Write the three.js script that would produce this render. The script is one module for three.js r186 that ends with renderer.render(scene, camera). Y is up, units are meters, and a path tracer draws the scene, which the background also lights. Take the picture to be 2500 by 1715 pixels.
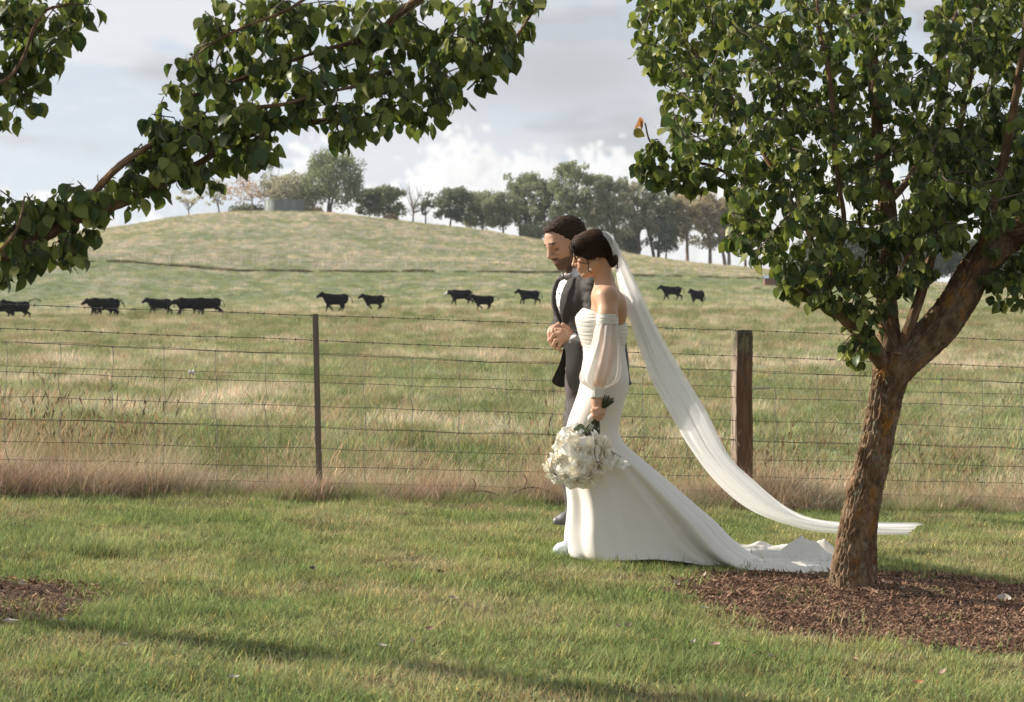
import * as THREE from 'three';
import { mergeGeometries, mergeVertices } from 'three/addons/utils/BufferGeometryUtils.js';
import { createNoise2D, createNoise3D } from 'simplex-noise';

// ---------------------------------------------------------------- camera
const FPX = 5000, CX = 1250, CY = 857.5, HORIZON = 790, EYE = 1.14;      // photograph in 2500 x 1715 pixels
const scene = new THREE.Scene();
const camera = new THREE.PerspectiveCamera(2 * Math.atan(CY / FPX) * 180 / Math.PI, 2500 / 1715, 0.3, 9000);
const PITCH = Math.atan((CY - HORIZON) / FPX);
camera.position.set(0, EYE, 0);
camera.rotation.x = -PITCH;
camera.focus = 10.1;
camera.userData.fStop = 8.0;
scene.add(camera);

// ---------------------------------------------------------------- seeded random and noise
function rng(seed) { let a = seed >>> 0; return () => { a = (a + 0x6D2B79F5) | 0; let t = Math.imul(a ^ (a >>> 15), 1 | a); t = (t + Math.imul(t ^ (t >>> 7), 61 | t)) ^ t; return ((t ^ (t >>> 14)) >>> 0) / 4294967296; }; }
const R = rng(20240611);
const rr = (a, b) => a + (b - a) * R();
const n2 = createNoise2D(rng(7)), n3 = createNoise3D(rng(11));
const fbm2 = (x, y, o = 4, g = 0.5) => { let s = 0, a = 1, t = 0; for (let i = 0; i < o; i++) { s += a * n2(x, y); t += a; x = x * 2.03 + 17.1; y = y * 2.03 - 9.7; a *= g; } return s / t; };
const fbm3 = (x, y, z, o = 4) => { let s = 0, a = 1, t = 0; for (let i = 0; i < o; i++) { s += a * n3(x, y, z); t += a; x = x * 2.03 + 7; y *= 2.03; z = z * 2.03 - 5; a *= 0.5; } return s / t; };
const clamp = (x, a = 0, b = 1) => Math.min(b, Math.max(a, x));
const sstep = (a, b, x) => { const t = clamp((x - a) / (b - a)); return t * t * (3 - 2 * t); };
const lerp = (a, b, t) => a + (b - a) * t;
const V = (x, y, z) => new THREE.Vector3(x, y, z);

// ---------------------------------------------------------------- sky, sun, exposure
const SUN_AZ = 27 * Math.PI / 180, SUN_EL = 28 * Math.PI / 180;           // behind the left of the couple
const toSun = V(-Math.cos(SUN_AZ) * Math.cos(SUN_EL), Math.sin(SUN_EL), -Math.sin(SUN_AZ) * Math.cos(SUN_EL));
const EXPOSURE = 1.6;
function makeSky() {
  const W = 4096, H = 2048, d = new Float32Array(W * H * 4), T = Math.PI / 180;
  const r2 = rng(99);
  // heaps of cumulus along the horizon all the way round: [azimuth, elevation, half width, half height] in degrees
  const heaps = [[-1.4, 3.2, 1.8, 2.05], [0.4, 3.2, 1.4, 1.7], [-2.7, 2.6, 1.4, 1.3], [2.6, 3.0, 1.6, 1.95], [4.2, 2.6, 1.6, 1.3], [-5.5, 3.1, 0.9, 2.0], [-4.4, 2.4, 1.4, 1.4], [6.5, 2.6, 2.0, 1.6], [9.5, 2.8, 2.4, 1.8], [-9.5, 1.7, 2.5, 1.2], [-12.5, 2.4, 2, 1.2], [13, 2.4, 2.2, 1.6]];
  for (let a = -165; a < 180; a += 7) if (Math.abs(a) > 15) heaps.push([a + 4 * r2(), 1.8 + r2() * 1.4, 1.5 + 2 * r2(), 1.2 + 1.0 * r2()]);
  const sunAz = Math.atan2(toSun.x, -toSun.z);
  const low = [0.78, 0.84, 0.90], mid = [0.58, 0.665, 0.77], high = [0.38, 0.47, 0.60];
  for (let j = 0; j < H; j++) {
    const el = ((j + 0.5) / H * 180 - 90);
    for (let i = 0; i < W; i++) {
      const k = (j * W + i) * 4;
      let c = [0.4, 0.42, 0.38];
      if (el > -1) {
        let az = ((i + 0.5) / W * 360 - 180) + 90; if (az > 180) az -= 360;                      // 0 = straight ahead, + to the right
        const e = Math.max(el, 0);
        const t1 = sstep(0, 10, e), t2 = sstep(8, 60, e);
        c = [0, 1, 2].map(q => lerp(lerp(low[q], mid[q], t1), high[q], t2));
        // brighter air round the sun
        const ca = Math.sin(e * T) * toSun.y + Math.cos(e * T) * Math.cos(SUN_EL) * Math.cos(az * T - sunAz);
        const glow = 0.34 * Math.exp(-(1 - ca) * 5.0);
        // layered cloud (seen obliquely: stretched sideways near the horizon)
        const sx = az * 0.07, sy = Math.log(e + 3) * 2.1;
        const wv = 0.35 * fbm2(sx * 2 + 3, sy * 2, 3);
        const cover = sstep(-0.30, 0.42, fbm2(sx + wv + 11.55, sy * 1.0 + wv + 4.0, 5) + 0.14 * sstep(3, 8, e) - 0.1 * t2);
        const thick = sstep(-0.12, 0.5, fbm2(sx * 1.3 + 31.3, sy * 1.5 + 8.2, 4) + 0.12 * Math.sin((az - 1) * 0.14) * sstep(4, 7, e));
        const heavy = Math.exp(-(((az - 1.6) / 4.2) ** 2) - (((e - 7.0) / 1.7) ** 2)), lit = 0.82 - 0.30 * Math.max(thick, 0.95 * heavy);
        const cov2 = Math.max(cover, heavy);
        const cl = [lit * 0.985, lit * 1.0, lit * 1.035];
        c = c.map((v, q) => lerp(v, cl[q], cov2 * 0.85));
        // cumulus
        if (e < 9) {
          let best = -1, bs = 0;
          for (const h of heaps) {
            let da = az - h[0]; if (da > 180) da -= 360; if (da < -180) da += 360;
            if (Math.abs(da) > h[2] * 2.2) continue;
            const dy = (e - h[1]) / h[3], dx = da / h[2];
            const b = 1 - Math.sqrt(dx * dx + dy * dy * (dy < 0 ? 0.35 : 1));
            if (b > best) { best = b; bs = dx; }
          }
          if (best > -0.9) {
            const p = Math.abs(fbm2(az * 0.8, e * 0.9, 4, 0.5)), p2 = fbm2(az * 2.2 + 5, e * 2.5, 3);
            const f = best + 0.9 * (p - 0.2) + 0.16 * p2;
            const m = sstep(-0.02, 0.14, f);
            const shade = 1.01 - 0.15 * sstep(0.1, 0.9, bs + 0.5 * p2) - 0.12 * sstep(0.30, 0.9, f) * (0.6 + 1.3 * fbm2(az * 1.1 + 40, e * 1.5, 3));
            c = c.map((v, q) => lerp(v, clamp(shade, 0.80, 1.08) * [1.0, 0.995, 0.985][q], m * 0.95));
          }
        }
        c = c.map((v, q) => v + glow * [1.0, 0.97, 0.9][q]);
      }
      d[k] = c[0] / EXPOSURE; d[k + 1] = c[1] / EXPOSURE; d[k + 2] = c[2] / EXPOSURE; d[k + 3] = 1;
    }
  }
  const t = new THREE.DataTexture(d, W, H, THREE.RGBAFormat, THREE.FloatType);
  t.mapping = THREE.EquirectangularReflectionMapping; t.magFilter = THREE.LinearFilter; t.minFilter = THREE.LinearFilter; t.colorSpace = THREE.LinearSRGBColorSpace; t.needsUpdate = true;
  return t;
}
const skyTexture = makeSky();
scene.background = skyTexture;
scene.environment = skyTexture;
const sun = new THREE.DirectionalLight(new THREE.Color(1.0, 0.92, 0.80), 5.0);
sun.position.copy(toSun.clone().multiplyScalar(120)); sun.target.position.set(0, 0, -10);
sun.castShadow = true; sun.shadow.radius = 2.0; sun.shadow.mapSize.set(4096, 4096);
Object.assign(sun.shadow.camera, { left: -30, right: 30, top: 30, bottom: -30, near: 1, far: 400 });
scene.add(sun, sun.target);
const renderer = new THREE.WebGLRenderer({ antialias: true });
renderer.toneMapping = THREE.LinearToneMapping;
renderer.toneMappingExposure = EXPOSURE;
renderer.shadowMap.enabled = true;
console.log('sky done');

// ---------------------------------------------------------------- helpers
// the point at depth D (metres in front of the lens) that the photograph shows at pixel (px, py)
function at(px, py, D) {
  const u = (px - CX) / FPX, v = (CY - py) / FPX, c = Math.cos(PITCH), s = Math.sin(PITCH);
  const dz = -v * s - c, dy = v * c - s;
  return V(u * D / -dz, EYE + dy * D / -dz, -D);
}
const taken = {};
const numbered = (name) => { taken[name] = (taken[name] ?? -1) + 1; return taken[name] ? name + '_' + String(taken[name]).padStart(3, '0') : name; };
function tag(o, label, category, group, kind) { if (label) o.userData.label = label; if (category) o.userData.category = category; if (group) o.userData.group = group; if (kind) o.userData.kind = kind; return o; }
function shadows(m) { m.castShadow = true; m.receiveShadow = true; return m; }
function thing(name, label, category, pos = V(0, 0, 0), group) { const o = new THREE.Group(); o.name = numbered(name); o.position.copy(pos); scene.add(o); return tag(o, label, category, group); }
function part(name, geometry, material, parent, label) { const m = shadows(new THREE.Mesh(geometry, material)); m.name = name; parent.add(m); if (label) m.userData.label = label; return m; }
// part built in world coordinates under a group that stands at its base
function wpart(name, geometry, material, group, label) { geometry.translate(-group.position.x, -group.position.y, -group.position.z); return part(name, geometry, material, group, label); }
function solo(name, geometry, material, kind) { const m = shadows(new THREE.Mesh(geometry, material)); m.name = numbered(name); scene.add(m); if (kind) m.userData.kind = kind; return m; }
const mat = (rgb, rough = 0.8, o = {}) => { const m = new THREE.MeshPhysicalMaterial({ roughness: rough, ...o }); if (Array.isArray(rgb)) m.color.setRGB(...rgb); m.side = THREE.DoubleSide; return m; };
function geo(pos, idx, col, nor, uv) {
  const g = new THREE.BufferGeometry();
  g.setAttribute('position', new THREE.Float32BufferAttribute(pos, 3));
  if (idx) g.setIndex(idx);
  if (col) g.setAttribute('color', new THREE.Float32BufferAttribute(col, 3));
  if (uv) g.setAttribute('uv', new THREE.Float32BufferAttribute(uv, 2));
  if (nor) g.setAttribute('normal', new THREE.Float32BufferAttribute(nor, 3)); else g.computeVertexNormals();
  return g;
}
// a sheet over a grid: fn(u, v) -> Vector3, colour(u, v) -> [r, g, b]
function sheet(nu, nv, fn, colour, closeU = false) {
  const p = [], c = [], uv = [], idx = [];
  for (let j = 0; j <= nv; j++) for (let i = 0; i <= nu; i++) { const u = i / nu, v = j / nv, q = fn(closeU && i === nu ? 0 : u, v); p.push(q.x, q.y, q.z); uv.push(u, v); if (colour) c.push(...colour(u, v, q)); }
  for (let j = 0; j < nv; j++) for (let i = 0; i < nu; i++) { const a = j * (nu + 1) + i, b = a + 1, d = a + nu + 1, e = d + 1; idx.push(a, b, d, b, e, d); }
  const g = geo(p, idx, colour ? c : null, null, uv);
  if (closeU) { const n = g.attributes.normal; for (let j = 0; j <= nv; j++) { const a = j * (nu + 1), b = a + nu; const m = V(n.getX(a) + n.getX(b), n.getY(a) + n.getY(b), n.getZ(a) + n.getZ(b)).normalize(); n.setXYZ(a, m.x, m.y, m.z); n.setXYZ(b, m.x, m.y, m.z); } }
  return g;
}
// a tube of varying radius along points; bump(angle, along) adds to the radius
function limb(pts, rad, { seg = 8, sub = 4, bump = null, cap = true, colour = null } = {}) {
  const curve = pts.length > 2 ? new THREE.CatmullRomCurve3(pts, false, 'centripetal') : new THREE.LineCurve3(pts[0], pts[1]);
  const n = (pts.length - 1) * sub, p = [], idx = [], col = [], uv = [];
  let nx = null, len = 0, last = null;
  for (let j = 0; j <= n; j++) {
    const t = j / n, c = curve.getPoint(t), tan = curve.getTangent(t);
    if (last) len += c.distanceTo(last); last = c;
    if (!nx) nx = Math.abs(tan.z) < 0.9 ? V(0, 0, 1) : V(1, 0, 0);
    nx = nx.clone().sub(tan.clone().multiplyScalar(nx.dot(tan))).normalize();
    const ny = tan.clone().cross(nx);
    const f = t * (rad.length - 1), k = Math.min(Math.floor(f), rad.length - 2), r0 = lerp(rad[k], rad[k + 1], f - k);
    for (let i = 0; i <= seg; i++) {
      const a = (i % seg) / seg * Math.PI * 2, r = r0 + (bump ? bump(a, len, r0) : 0);
      const q = c.clone().addScaledVector(nx, Math.cos(a) * r).addScaledVector(ny, Math.sin(a) * r);
      p.push(q.x, q.y, q.z); uv.push(i / seg * 2 * Math.PI * r0, len); if (colour) col.push(...colour(a, len, q, r - r0));
    }
  }
  for (let j = 0; j < n; j++) for (let i = 0; i < seg; i++) { const a = j * (seg + 1) + i, b = a + seg + 1; idx.push(a, a + 1, b, a + 1, b + 1, b); }
  if (cap) for (const j of [0, n]) { const c = curve.getPoint(j / n), k = p.length / 3; p.push(c.x, c.y, c.z); uv.push(0, 0); if (colour) col.push(...colour(0, 0, c, 0)); for (let i = 0; i < seg; i++) { const a = j * (seg + 1) + i; idx.push(...(j ? [k, a, a + 1] : [k, a + 1, a])); } }
  return geo(p, idx, colour ? col : null, null, uv);
}
// smooth distance fields, meshed with surface nets
const smin = (a, b, k) => { if (k <= 0) return Math.min(a, b); const h = Math.max(k - Math.abs(a - b), 0) / k; return Math.min(a, b) - h * h * k * 0.25; };
const smax = (a, b, k) => -smin(-a, -b, k);
const capsule = (a, b, r1, r2 = r1) => { const dx = b.x - a.x, dy = b.y - a.y, dz = b.z - a.z, L = dx * dx + dy * dy + dz * dz || 1e-9; return (x, y, z) => { const px = x - a.x, py = y - a.y, pz = z - a.z; const h = clamp((px * dx + py * dy + pz * dz) / L); const qx = px - dx * h, qy = py - dy * h, qz = pz - dz * h; return Math.sqrt(qx * qx + qy * qy + qz * qz) - (r1 + (r2 - r1) * h); }; };
const ellipsoid = (c, r, q = null) => { const m = q ? q.clone().invert() : null, t = V(0, 0, 0), rm = Math.min(r.x, r.y, r.z); return (x, y, z) => { t.set(x - c.x, y - c.y, z - c.z); if (m) t.applyQuaternion(m); const k0 = Math.hypot(t.x / r.x, t.y / r.y, t.z / r.z), k1 = Math.hypot(t.x / (r.x * r.x), t.y / (r.y * r.y), t.z / (r.z * r.z)); return k1 < 1e-9 ? -rm : k0 * (k0 - 1) / k1; }; };
const blend = (list) => (x, y, z) => { let d = 1e3; for (const [f, k, sub] of list) d = sub ? smax(d, -f(x, y, z), k) : smin(d, f(x, y, z), k); return d; };
function nets(f, lo, hi, cell, colour) {
  const nx = Math.ceil((hi.x - lo.x) / cell) + 1, ny = Math.ceil((hi.y - lo.y) / cell) + 1, nz = Math.ceil((hi.z - lo.z) / cell) + 1, g = new Float32Array(nx * ny * nz);
  // coarse pass skips empty space: values far from the surface need no detail
  const S = 4;
  g.fill(1);
  for (let k = 0; k < nz; k += S) for (let j = 0; j < ny; j += S) for (let i = 0; i < nx; i += S) {
    const d = f(lo.x + (i + S / 2) * cell, lo.y + (j + S / 2) * cell, lo.z + (k + S / 2) * cell), far = Math.abs(d) > cell * S * 1.6;
    for (let c = k; c < Math.min(k + S, nz); c++) for (let b = j; b < Math.min(j + S, ny); b++) for (let a = i; a < Math.min(i + S, nx); a++) g[(c * ny + b) * nx + a] = far ? d : f(lo.x + a * cell, lo.y + b * cell, lo.z + c * cell);
  }
  const id = new Int32Array(nx * ny * nz).fill(-1), p = [], idx = [], at3 = (i, j, k) => (k * ny + j) * nx + i;
  for (let k = 0; k < nz - 1; k++) for (let j = 0; j < ny - 1; j++) for (let i = 0; i < nx - 1; i++) {
    let mask = 0, sx = 0, sy = 0, sz = 0, n = 0; const v = [];
    for (let c = 0; c < 8; c++) { const q = g[at3(i + (c & 1), j + ((c >> 1) & 1), k + (c >> 2))]; v.push(q); if (q < 0) mask |= 1 << c; }
    if (mask === 0 || mask === 255) continue;
    for (let c = 0; c < 8; c++) for (const b of [1, 2, 4]) { if (c & b) continue; const e = c | b; if ((v[c] < 0) === (v[e] < 0)) continue; const t = v[c] / (v[c] - v[e]); sx += (c & 1) + (b === 1 ? t : 0); sy += ((c >> 1) & 1) + (b === 2 ? t : 0); sz += (c >> 2) + (b === 4 ? t : 0); n++; }
    id[at3(i, j, k)] = p.length / 3; p.push(lo.x + (i + sx / n) * cell, lo.y + (j + sy / n) * cell, lo.z + (k + sz / n) * cell);
  }
  const quad = (a, b, c, d, flip) => { if (a < 0 || b < 0 || c < 0 || d < 0) return; if (flip) idx.push(a, c, b, a, d, c); else idx.push(a, b, c, a, c, d); };
  for (let k = 1; k < nz - 1; k++) for (let j = 1; j < ny - 1; j++) for (let i = 1; i < nx - 1; i++) {
    const s = g[at3(i, j, k)] < 0;
    if (s !== g[at3(i + 1, j, k)] < 0) quad(id[at3(i, j - 1, k - 1)], id[at3(i, j, k - 1)], id[at3(i, j, k)], id[at3(i, j - 1, k)], !s);
    if (s !== g[at3(i, j + 1, k)] < 0) quad(id[at3(i - 1, j, k - 1)], id[at3(i - 1, j, k)], id[at3(i, j, k)], id[at3(i, j, k - 1)], !s);
    if (s !== g[at3(i, j, k + 1)] < 0) quad(id[at3(i - 1, j - 1, k)], id[at3(i, j - 1, k)], id[at3(i, j, k)], id[at3(i - 1, j, k)], !s);
  }
  const nor = [], col = [], h = cell * 0.6;
  for (let m = 0; m < p.length; m += 3) {
    const [x, y, z] = [p[m], p[m + 1], p[m + 2]];
    const a = f(x + h, y, z) - f(x - h, y, z), b = f(x, y + h, z) - f(x, y - h, z), c = f(x, y, z + h) - f(x, y, z - h), L = Math.hypot(a, b, c) || 1;
    nor.push(a / L, b / L, c / L); if (colour) col.push(...colour(x, y, z, a / L, b / L, c / L));
  }
  return geo(p, idx, colour ? col : null, nor);
}
function boxed(c, e) { return [V(c.x - e.x, c.y - e.y, c.z - e.z), V(c.x + e.x, c.y + e.y, c.z + e.z)]; }
function inPoly(x, y, P) { let c = false; for (let i = 0, j = P.length - 1; i < P.length; j = i++) { const [xi, yi] = P[i], [xj, yj] = P[j]; if ((yi > y) !== (yj > y) && x < (xj - xi) * (y - yi) / (yj - yi) + xi) c = !c; } return c; }
function curve1(knots) { // monotone cubic through [x, y] knots
  const n = knots.length, d = [], m = [];
  for (let i = 0; i < n - 1; i++) d.push((knots[i + 1][1] - knots[i][1]) / (knots[i + 1][0] - knots[i][0]));
  for (let i = 0; i < n; i++) m.push(i === 0 ? d[0] : i === n - 1 ? d[n - 2] : d[i - 1] * d[i] <= 0 ? 0 : 2 * d[i - 1] * d[i] / (d[i - 1] + d[i]));
  return (x) => { if (x <= knots[0][0]) return knots[0][1]; if (x >= knots[n - 1][0]) return knots[n - 1][1]; let i = 0; while (x > knots[i + 1][0]) i++; const h = knots[i + 1][0] - knots[i][0], t = (x - knots[i][0]) / h, a = t * t * t, b = t * t; return (2 * a - 3 * b + 1) * knots[i][1] + (a - 2 * b + t) * h * m[i] + (3 * b - 2 * a) * knots[i + 1][1] + (a - b) * h * m[i + 1]; };
}
const mix3 = (a, b, t) => [lerp(a[0], b[0], t), lerp(a[1], b[1], t), lerp(a[2], b[2], t)];

// ================================================================ the ground: lawn, paddock and hill as one sheet
const crestPx = curve1([[-900, 690], [-300, 640], [0, 605], [150, 580], [312, 559], [430, 539], [581, 528], [742, 526], [893, 538], [1076, 559], [1183, 571], [1323, 595], [1506, 621], [1678, 646], [1829, 661], [2044, 681], [2500, 708], [3300, 740]]);
const bankPx = curve1([[-900, 690], [0, 628], [215, 624], [650, 644], [1250, 653], [1700, 668], [2100, 690], [2500, 712], [3300, 742]]);
const farY = (py, D) => EYE + (HORIZON - py) / FPX * D;
const BANK_D = 256;
const LAWN = (x) => -0.01 - 0.048 * 7 * Math.tanh(x / 7);
const FENCE_A = V(-1.256, 0, -12.82), FENCE_B = V(2.785, 0, -14.08);
const fenceZ = (x) => lerp(FENCE_A.z, FENCE_B.z, (x - FENCE_A.x) / (FENCE_B.x - FENCE_A.x));
const TREE_R = at(2087, 1447, 9.15), TREE_L = V(-2.50, LAWN(-2.50), -7.55);
const profCache = new Map();
function profile(px) {                                    // height over depth along one bearing
  const key = Math.round(px / 6); if (profCache.has(key)) return profCache.get(key);
  px = key * 6;
  const l = sstep(-200, 1300, px), y150 = lerp(776, 756, l), y193 = lerp(752, 730, l);
  const hc = farY(crestPx(px), 380), hb = Math.min(farY(bankPx(px), 262), hc * 0.75 + 1);
  const f = curve1([[14, LAWN((px - CX) / FPX * 14) * 0.8], [30, LAWN((px - CX) / FPX * 20) * 0.5], [60, 0.3], [100, 0.85], [150, farY(y150, 150)], [193, farY(y193, 193)], [230, (farY(y193, 193) + hb) / 2 - 0.3], [262, hb], [320, hb + (hc - hb) * 0.58], [372, hc - 0.05], [392, hc], [450, hc - 3.5], [620, hc * 0.4], [1000, 0], [4000, -20]]);
  profCache.set(key, f); return f;
}
function groundY(x, z) {
  const D = -z;
  const lawn = LAWN(x);
  let y;
  if (D < 14) y = lawn; else {
    const px = clamp(x / D * FPX + CX, -900, 3300), k = px / 6 - Math.floor(px / 6), a = Math.floor(px / 6) * 6;
    y = lerp(profile(a)(D), profile(a + 6)(D), k);
    if (D < 24) y = lerp(lawn, y, sstep(14, 24, D));
  }
  const near = 1 - sstep(30, 90, D);
  y += near * (0.018 * fbm2(x * 1.1, z * 1.1, 3) + 0.008 * n2(x * 4, z * 4));
  y += sstep(14, 18, D) * (1 - sstep(60, 120, D)) * (0.085 * fbm2(x * 1.1 + 4, z * 0.8, 2));
  y += sstep(16, 40, D) * (0.06 * fbm2(x * 0.22 + 9, z * 0.22, 3) + (D > 60 ? 0.35 * sstep(60, 250, D) * fbm2(x * 0.03, z * 0.03, 3) : 0));
  const dr = Math.hypot((x - TREE_R.x - 0.12) / 1.25, z - TREE_R.z - 0.05);          // mulch heaped round the trunk
  y += 0.035 * (1 - sstep(0, 0.7, dr));
  const fz = Math.abs(z - fenceZ(x)); y += 0.035 * (1 - sstep(0, 0.45, fz)) * (0.6 + 0.6 * n2(x * 1.4, 3));
  return y;
}
// bare, mulched soil round the two trees: 1 inside, 0 outside
function mulch(x, z) {
  const w = 0.10 * n2(x * 3, z * 3) + 0.07 * n2(x * 8, z * 8 + 4);
  const a = Math.hypot((x - 1.78) / 1.22, (z + 8.84) / 1.34), b = Math.hypot((x + 2.34) / 0.84, (z + 7.66) / 0.92);
  return 1 - sstep(-0.05, 0.05, Math.min(a, b) + w * 0.8 - 0.92);
}
// tone of the grass at a place: 0 lush green .. 1 dry straw
const dryness = (x, z) => clamp(0.5 + 0.75 * fbm2(x * 0.35 + 3, z * 0.35, 4));
const dryField = (x, z) => clamp(0.36 + 0.55 * fbm2(x * 0.06 + 5, z * 0.035, 3) + 0.75 * fbm2(x * 0.30 + 3, z * 0.11, 3) + 0.35 * fbm2(x * 1.1, z * 0.5, 2));
const isLawn = (x, z) => z > fenceZ(x) + 0.30 + 0.14 * n2(x * 1.7, 8);
function groundColour(x, z) {
  const D = -z;
  if (D < 14 && isLawn(x, z)) {
    const m = mulch(x, z);
    const k = dryness(x * 2, z * 2), soil = [0.105, 0.066, 0.048], g = [lerp(0.085, 0.16, k), lerp(0.105, 0.145, k), lerp(0.035, 0.075, k)];
    return [0, 1, 2].map(q => lerp(g[q], soil[q], m));
  }
  const k = dryField(x, z), green = [0.195, 0.24, 0.130], straw = [0.37, 0.345, 0.265];
  const up = sstep(BANK_D - 4, BANK_D + 2, D) * (0.20 + 0.2 * n2(x * 0.02, z * 0.03)) - 0.18 * sstep(190, 235, D) * (1 - sstep(BANK_D - 4, BANK_D, D));
  return [0, 1, 2].map(q => lerp(green[q], straw[q], clamp(k + up)));
}
{
  const ang = [], rad = [];
  for (let i = 0; i <= 300; i++) ang.push(-0.36 + 0.72 * i / 300);
  for (let i = 1; i < 60; i++) ang.push(0.36 + (Math.PI * 2 - 0.72) * i / 60);
  rad.push(0.2, 1, 2, 3, 4, 5); for (let r = 5.5; r < 20; r += 0.09) rad.push(r); for (let r = 20; r < 420; r *= 1.012) rad.push(r); for (let r = 420; r < 6000; r *= 1.1) rad.push(r);
  const p = [], c = [], uv = [], idx = [], na = ang.length, p0 = V(0, groundY(0, 0), 0);
  for (const r of rad) for (const a of ang) { const x = Math.sin(a) * r, z = -Math.cos(a) * r, y = groundY(x, z); p.push(x, y, z); c.push(...groundColour(x, z)); uv.push(x, z); }
  for (let j = 0; j < rad.length - 1; j++) for (let i = 0; i < na; i++) { const a = j * na + i, b = j * na + (i + 1) % na, d = a + na, e = b + na; idx.push(a, b, d, b, e, d); }
  const k = p.length / 3; p.push(p0.x, p0.y, p0.z); c.push(...groundColour(0, 0)); uv.push(0, 0); for (let i = 0; i < na; i++) idx.push(k, (i + 1) % na, i);
  const W = 1024, t = new Uint8Array(W * W * 4);
  for (let j = 0; j < W; j++) for (let i = 0; i < W; i++) {      // fibrous, tufty turf; tiles
    const u = i / W * Math.PI * 2, v = j / W * Math.PI * 2, q = (s, o) => n3(Math.cos(u) * s + o, Math.sin(u) * s, Math.cos(v) * s * 1.0) * 0.5 + n3(Math.cos(v) * s, Math.sin(v) * s + o, Math.sin(u) * s) * 0.5;
    const n = 0.5 * q(6, 1) + 0.5 * q(14, 5) + 0.45 * q(34, 9) + 0.35 * q(70, 3), w = clamp(0.74 + 0.34 * n), k2 = (j * W + i) * 4;
    t[k2] = 255 * clamp(w * 1.03); t[k2 + 1] = 255 * w; t[k2 + 2] = 255 * clamp(w * 0.97); t[k2 + 3] = 255;
  }
  const tex = new THREE.DataTexture(t, W, W); tex.wrapS = tex.wrapT = THREE.RepeatWrapping; tex.magFilter = THREE.LinearFilter; tex.repeat.set(1 / 26, 1 / 26); tex.needsUpdate = true;
  const m = mat([1, 1, 1], 0.95, { vertexColors: true, map: tex, specularIntensity: 0.2 });
  solo('ground', geo(p, idx, c, null, uv), m, 'structure');
}
// far blue hills behind the paddock
{
  const hill = sheet(160, 6, (u, v) => { const x = lerp(-2600, 2600, u), h = 16 + 26 * fbm2(u * 7 + 2, 0, 4) + 34 * sstep(0.5, 0.9, u); return V(x, -30 + (h + 30) * Math.sin(v * Math.PI / 2), -2300 - v * 500); });
  solo('distant_hills', hill, mat([0.085, 0.11, 0.10], 1), 'structure');
}
console.log('ground done');

// ================================================================ grass
function clump(r, { n, spread, h0, h1, w, lean, seg = 2, dry = 0, droop = 0.5, seeds = 0 }) {
  const p = [], c = [], idx = [];
  for (let b = 0; b < n; b++) {
    const a = r() * 6.283, d = Math.sqrt(r()) * spread, x = Math.cos(a) * d, z = Math.sin(a) * d, h = lerp(h0, h1, r() ** 1.4), dir = r() * 6.283, ln = h * lean * (0.3 + r());
    const dx = Math.cos(dir), dz = Math.sin(dir), fx = Math.cos(dir + 1.57 + (r() - 0.5)), fz = Math.sin(dir + 1.57 + (r() - 0.5)), ww = w * (0.6 + 0.8 * r());
    const t = r(), dryB = r() < dry, tone = 0.55 + 0.9 * r();
    const col = dryB ? [1.7 * tone, 1.25 * tone, 1.0 * tone] : [lerp(0.85, 1.25, t) * tone, tone, lerp(0.75, 1.05, t) * tone];
    const k = p.length / 3;
    for (let s = 0; s <= seg; s++) {
      const q = s / seg, o = ln * Math.pow(q, 1.7), y = h * (q - droop * 0.35 * q * q * lean) - 0.012, wd = ww * 0.5 * (1 - q * 0.85) * (s === seg ? 0.15 : 1);
      p.push(x + dx * o - fx * wd, y, z + dz * o - fz * wd, x + dx * o + fx * wd, y, z + dz * o + fz * wd); c.push(...col, ...col);
      if (s) { const m = k + s * 2; idx.push(m - 2, m - 1, m, m - 1, m + 1, m); }
    }
    if (seeds && r() < seeds) { // a seed head on the stalk
      const X = x + dx * ln, Y = h * (1 - droop * 0.35 * lean) - 0.012, Z = z + dz * ln, L = 0.05 + 0.05 * r(), k2 = p.length / 3, sw = 0.004 + 0.003 * r();
      p.push(X, Y - 0.01, Z, X - fx * sw + dx * L * 0.3, Y + L * 0.4, Z - fz * sw + dz * L * 0.3, X + fx * sw + dx * L * 0.3, Y + L * 0.4, Z + fz * sw + dz * L * 0.3, X + dx * L * 0.7, Y + L * 0.85, Z + dz * L * 0.7);
      for (let q = 0; q < 4; q++) c.push(...col.map(v => v * 0.9)); idx.push(k2, k2 + 1, k2 + 2, k2 + 1, k2 + 3, k2 + 2);
    }
  }
  const g = geo(p, idx, c); const nn = g.attributes.normal; for (let i = 0; i < nn.count; i++) { const v = V(nn.getX(i), Math.abs(nn.getY(i)) + 0.45, nn.getZ(i)).normalize(); nn.setXYZ(i, v.x, v.y, v.z); }
  return g;
}
const bladeMat = (t = 0.35) => mat([1, 1, 1], 0.95, { vertexColors: true, transmission: t, thickness: 0, specularIntensity: 0.35 });
function scatter(name, label, category, geos, spots, material) {
  geos.forEach((g, v) => {
    const mine = spots.filter((_, i) => i % geos.length === v); if (!mine.length) return;
    const m = new THREE.InstancedMesh(g, material, mine.length), o = new THREE.Object3D(), c = new THREE.Color();
    mine.forEach((s, i) => { o.position.set(s.x, s.y, s.z); o.rotation.set(s.tx ?? 0, s.r, s.tz ?? 0); o.scale.set(s.s, s.s * (s.sy ?? 1), s.s); o.updateMatrix(); m.setMatrixAt(i, o.matrix); m.setColorAt(i, c.setRGB(...s.c)); });
    m.name = numbered(name); m.castShadow = m.receiveShadow = true; tag(m, label, category, null, 'stuff'); scene.add(m);
  });
}
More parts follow.
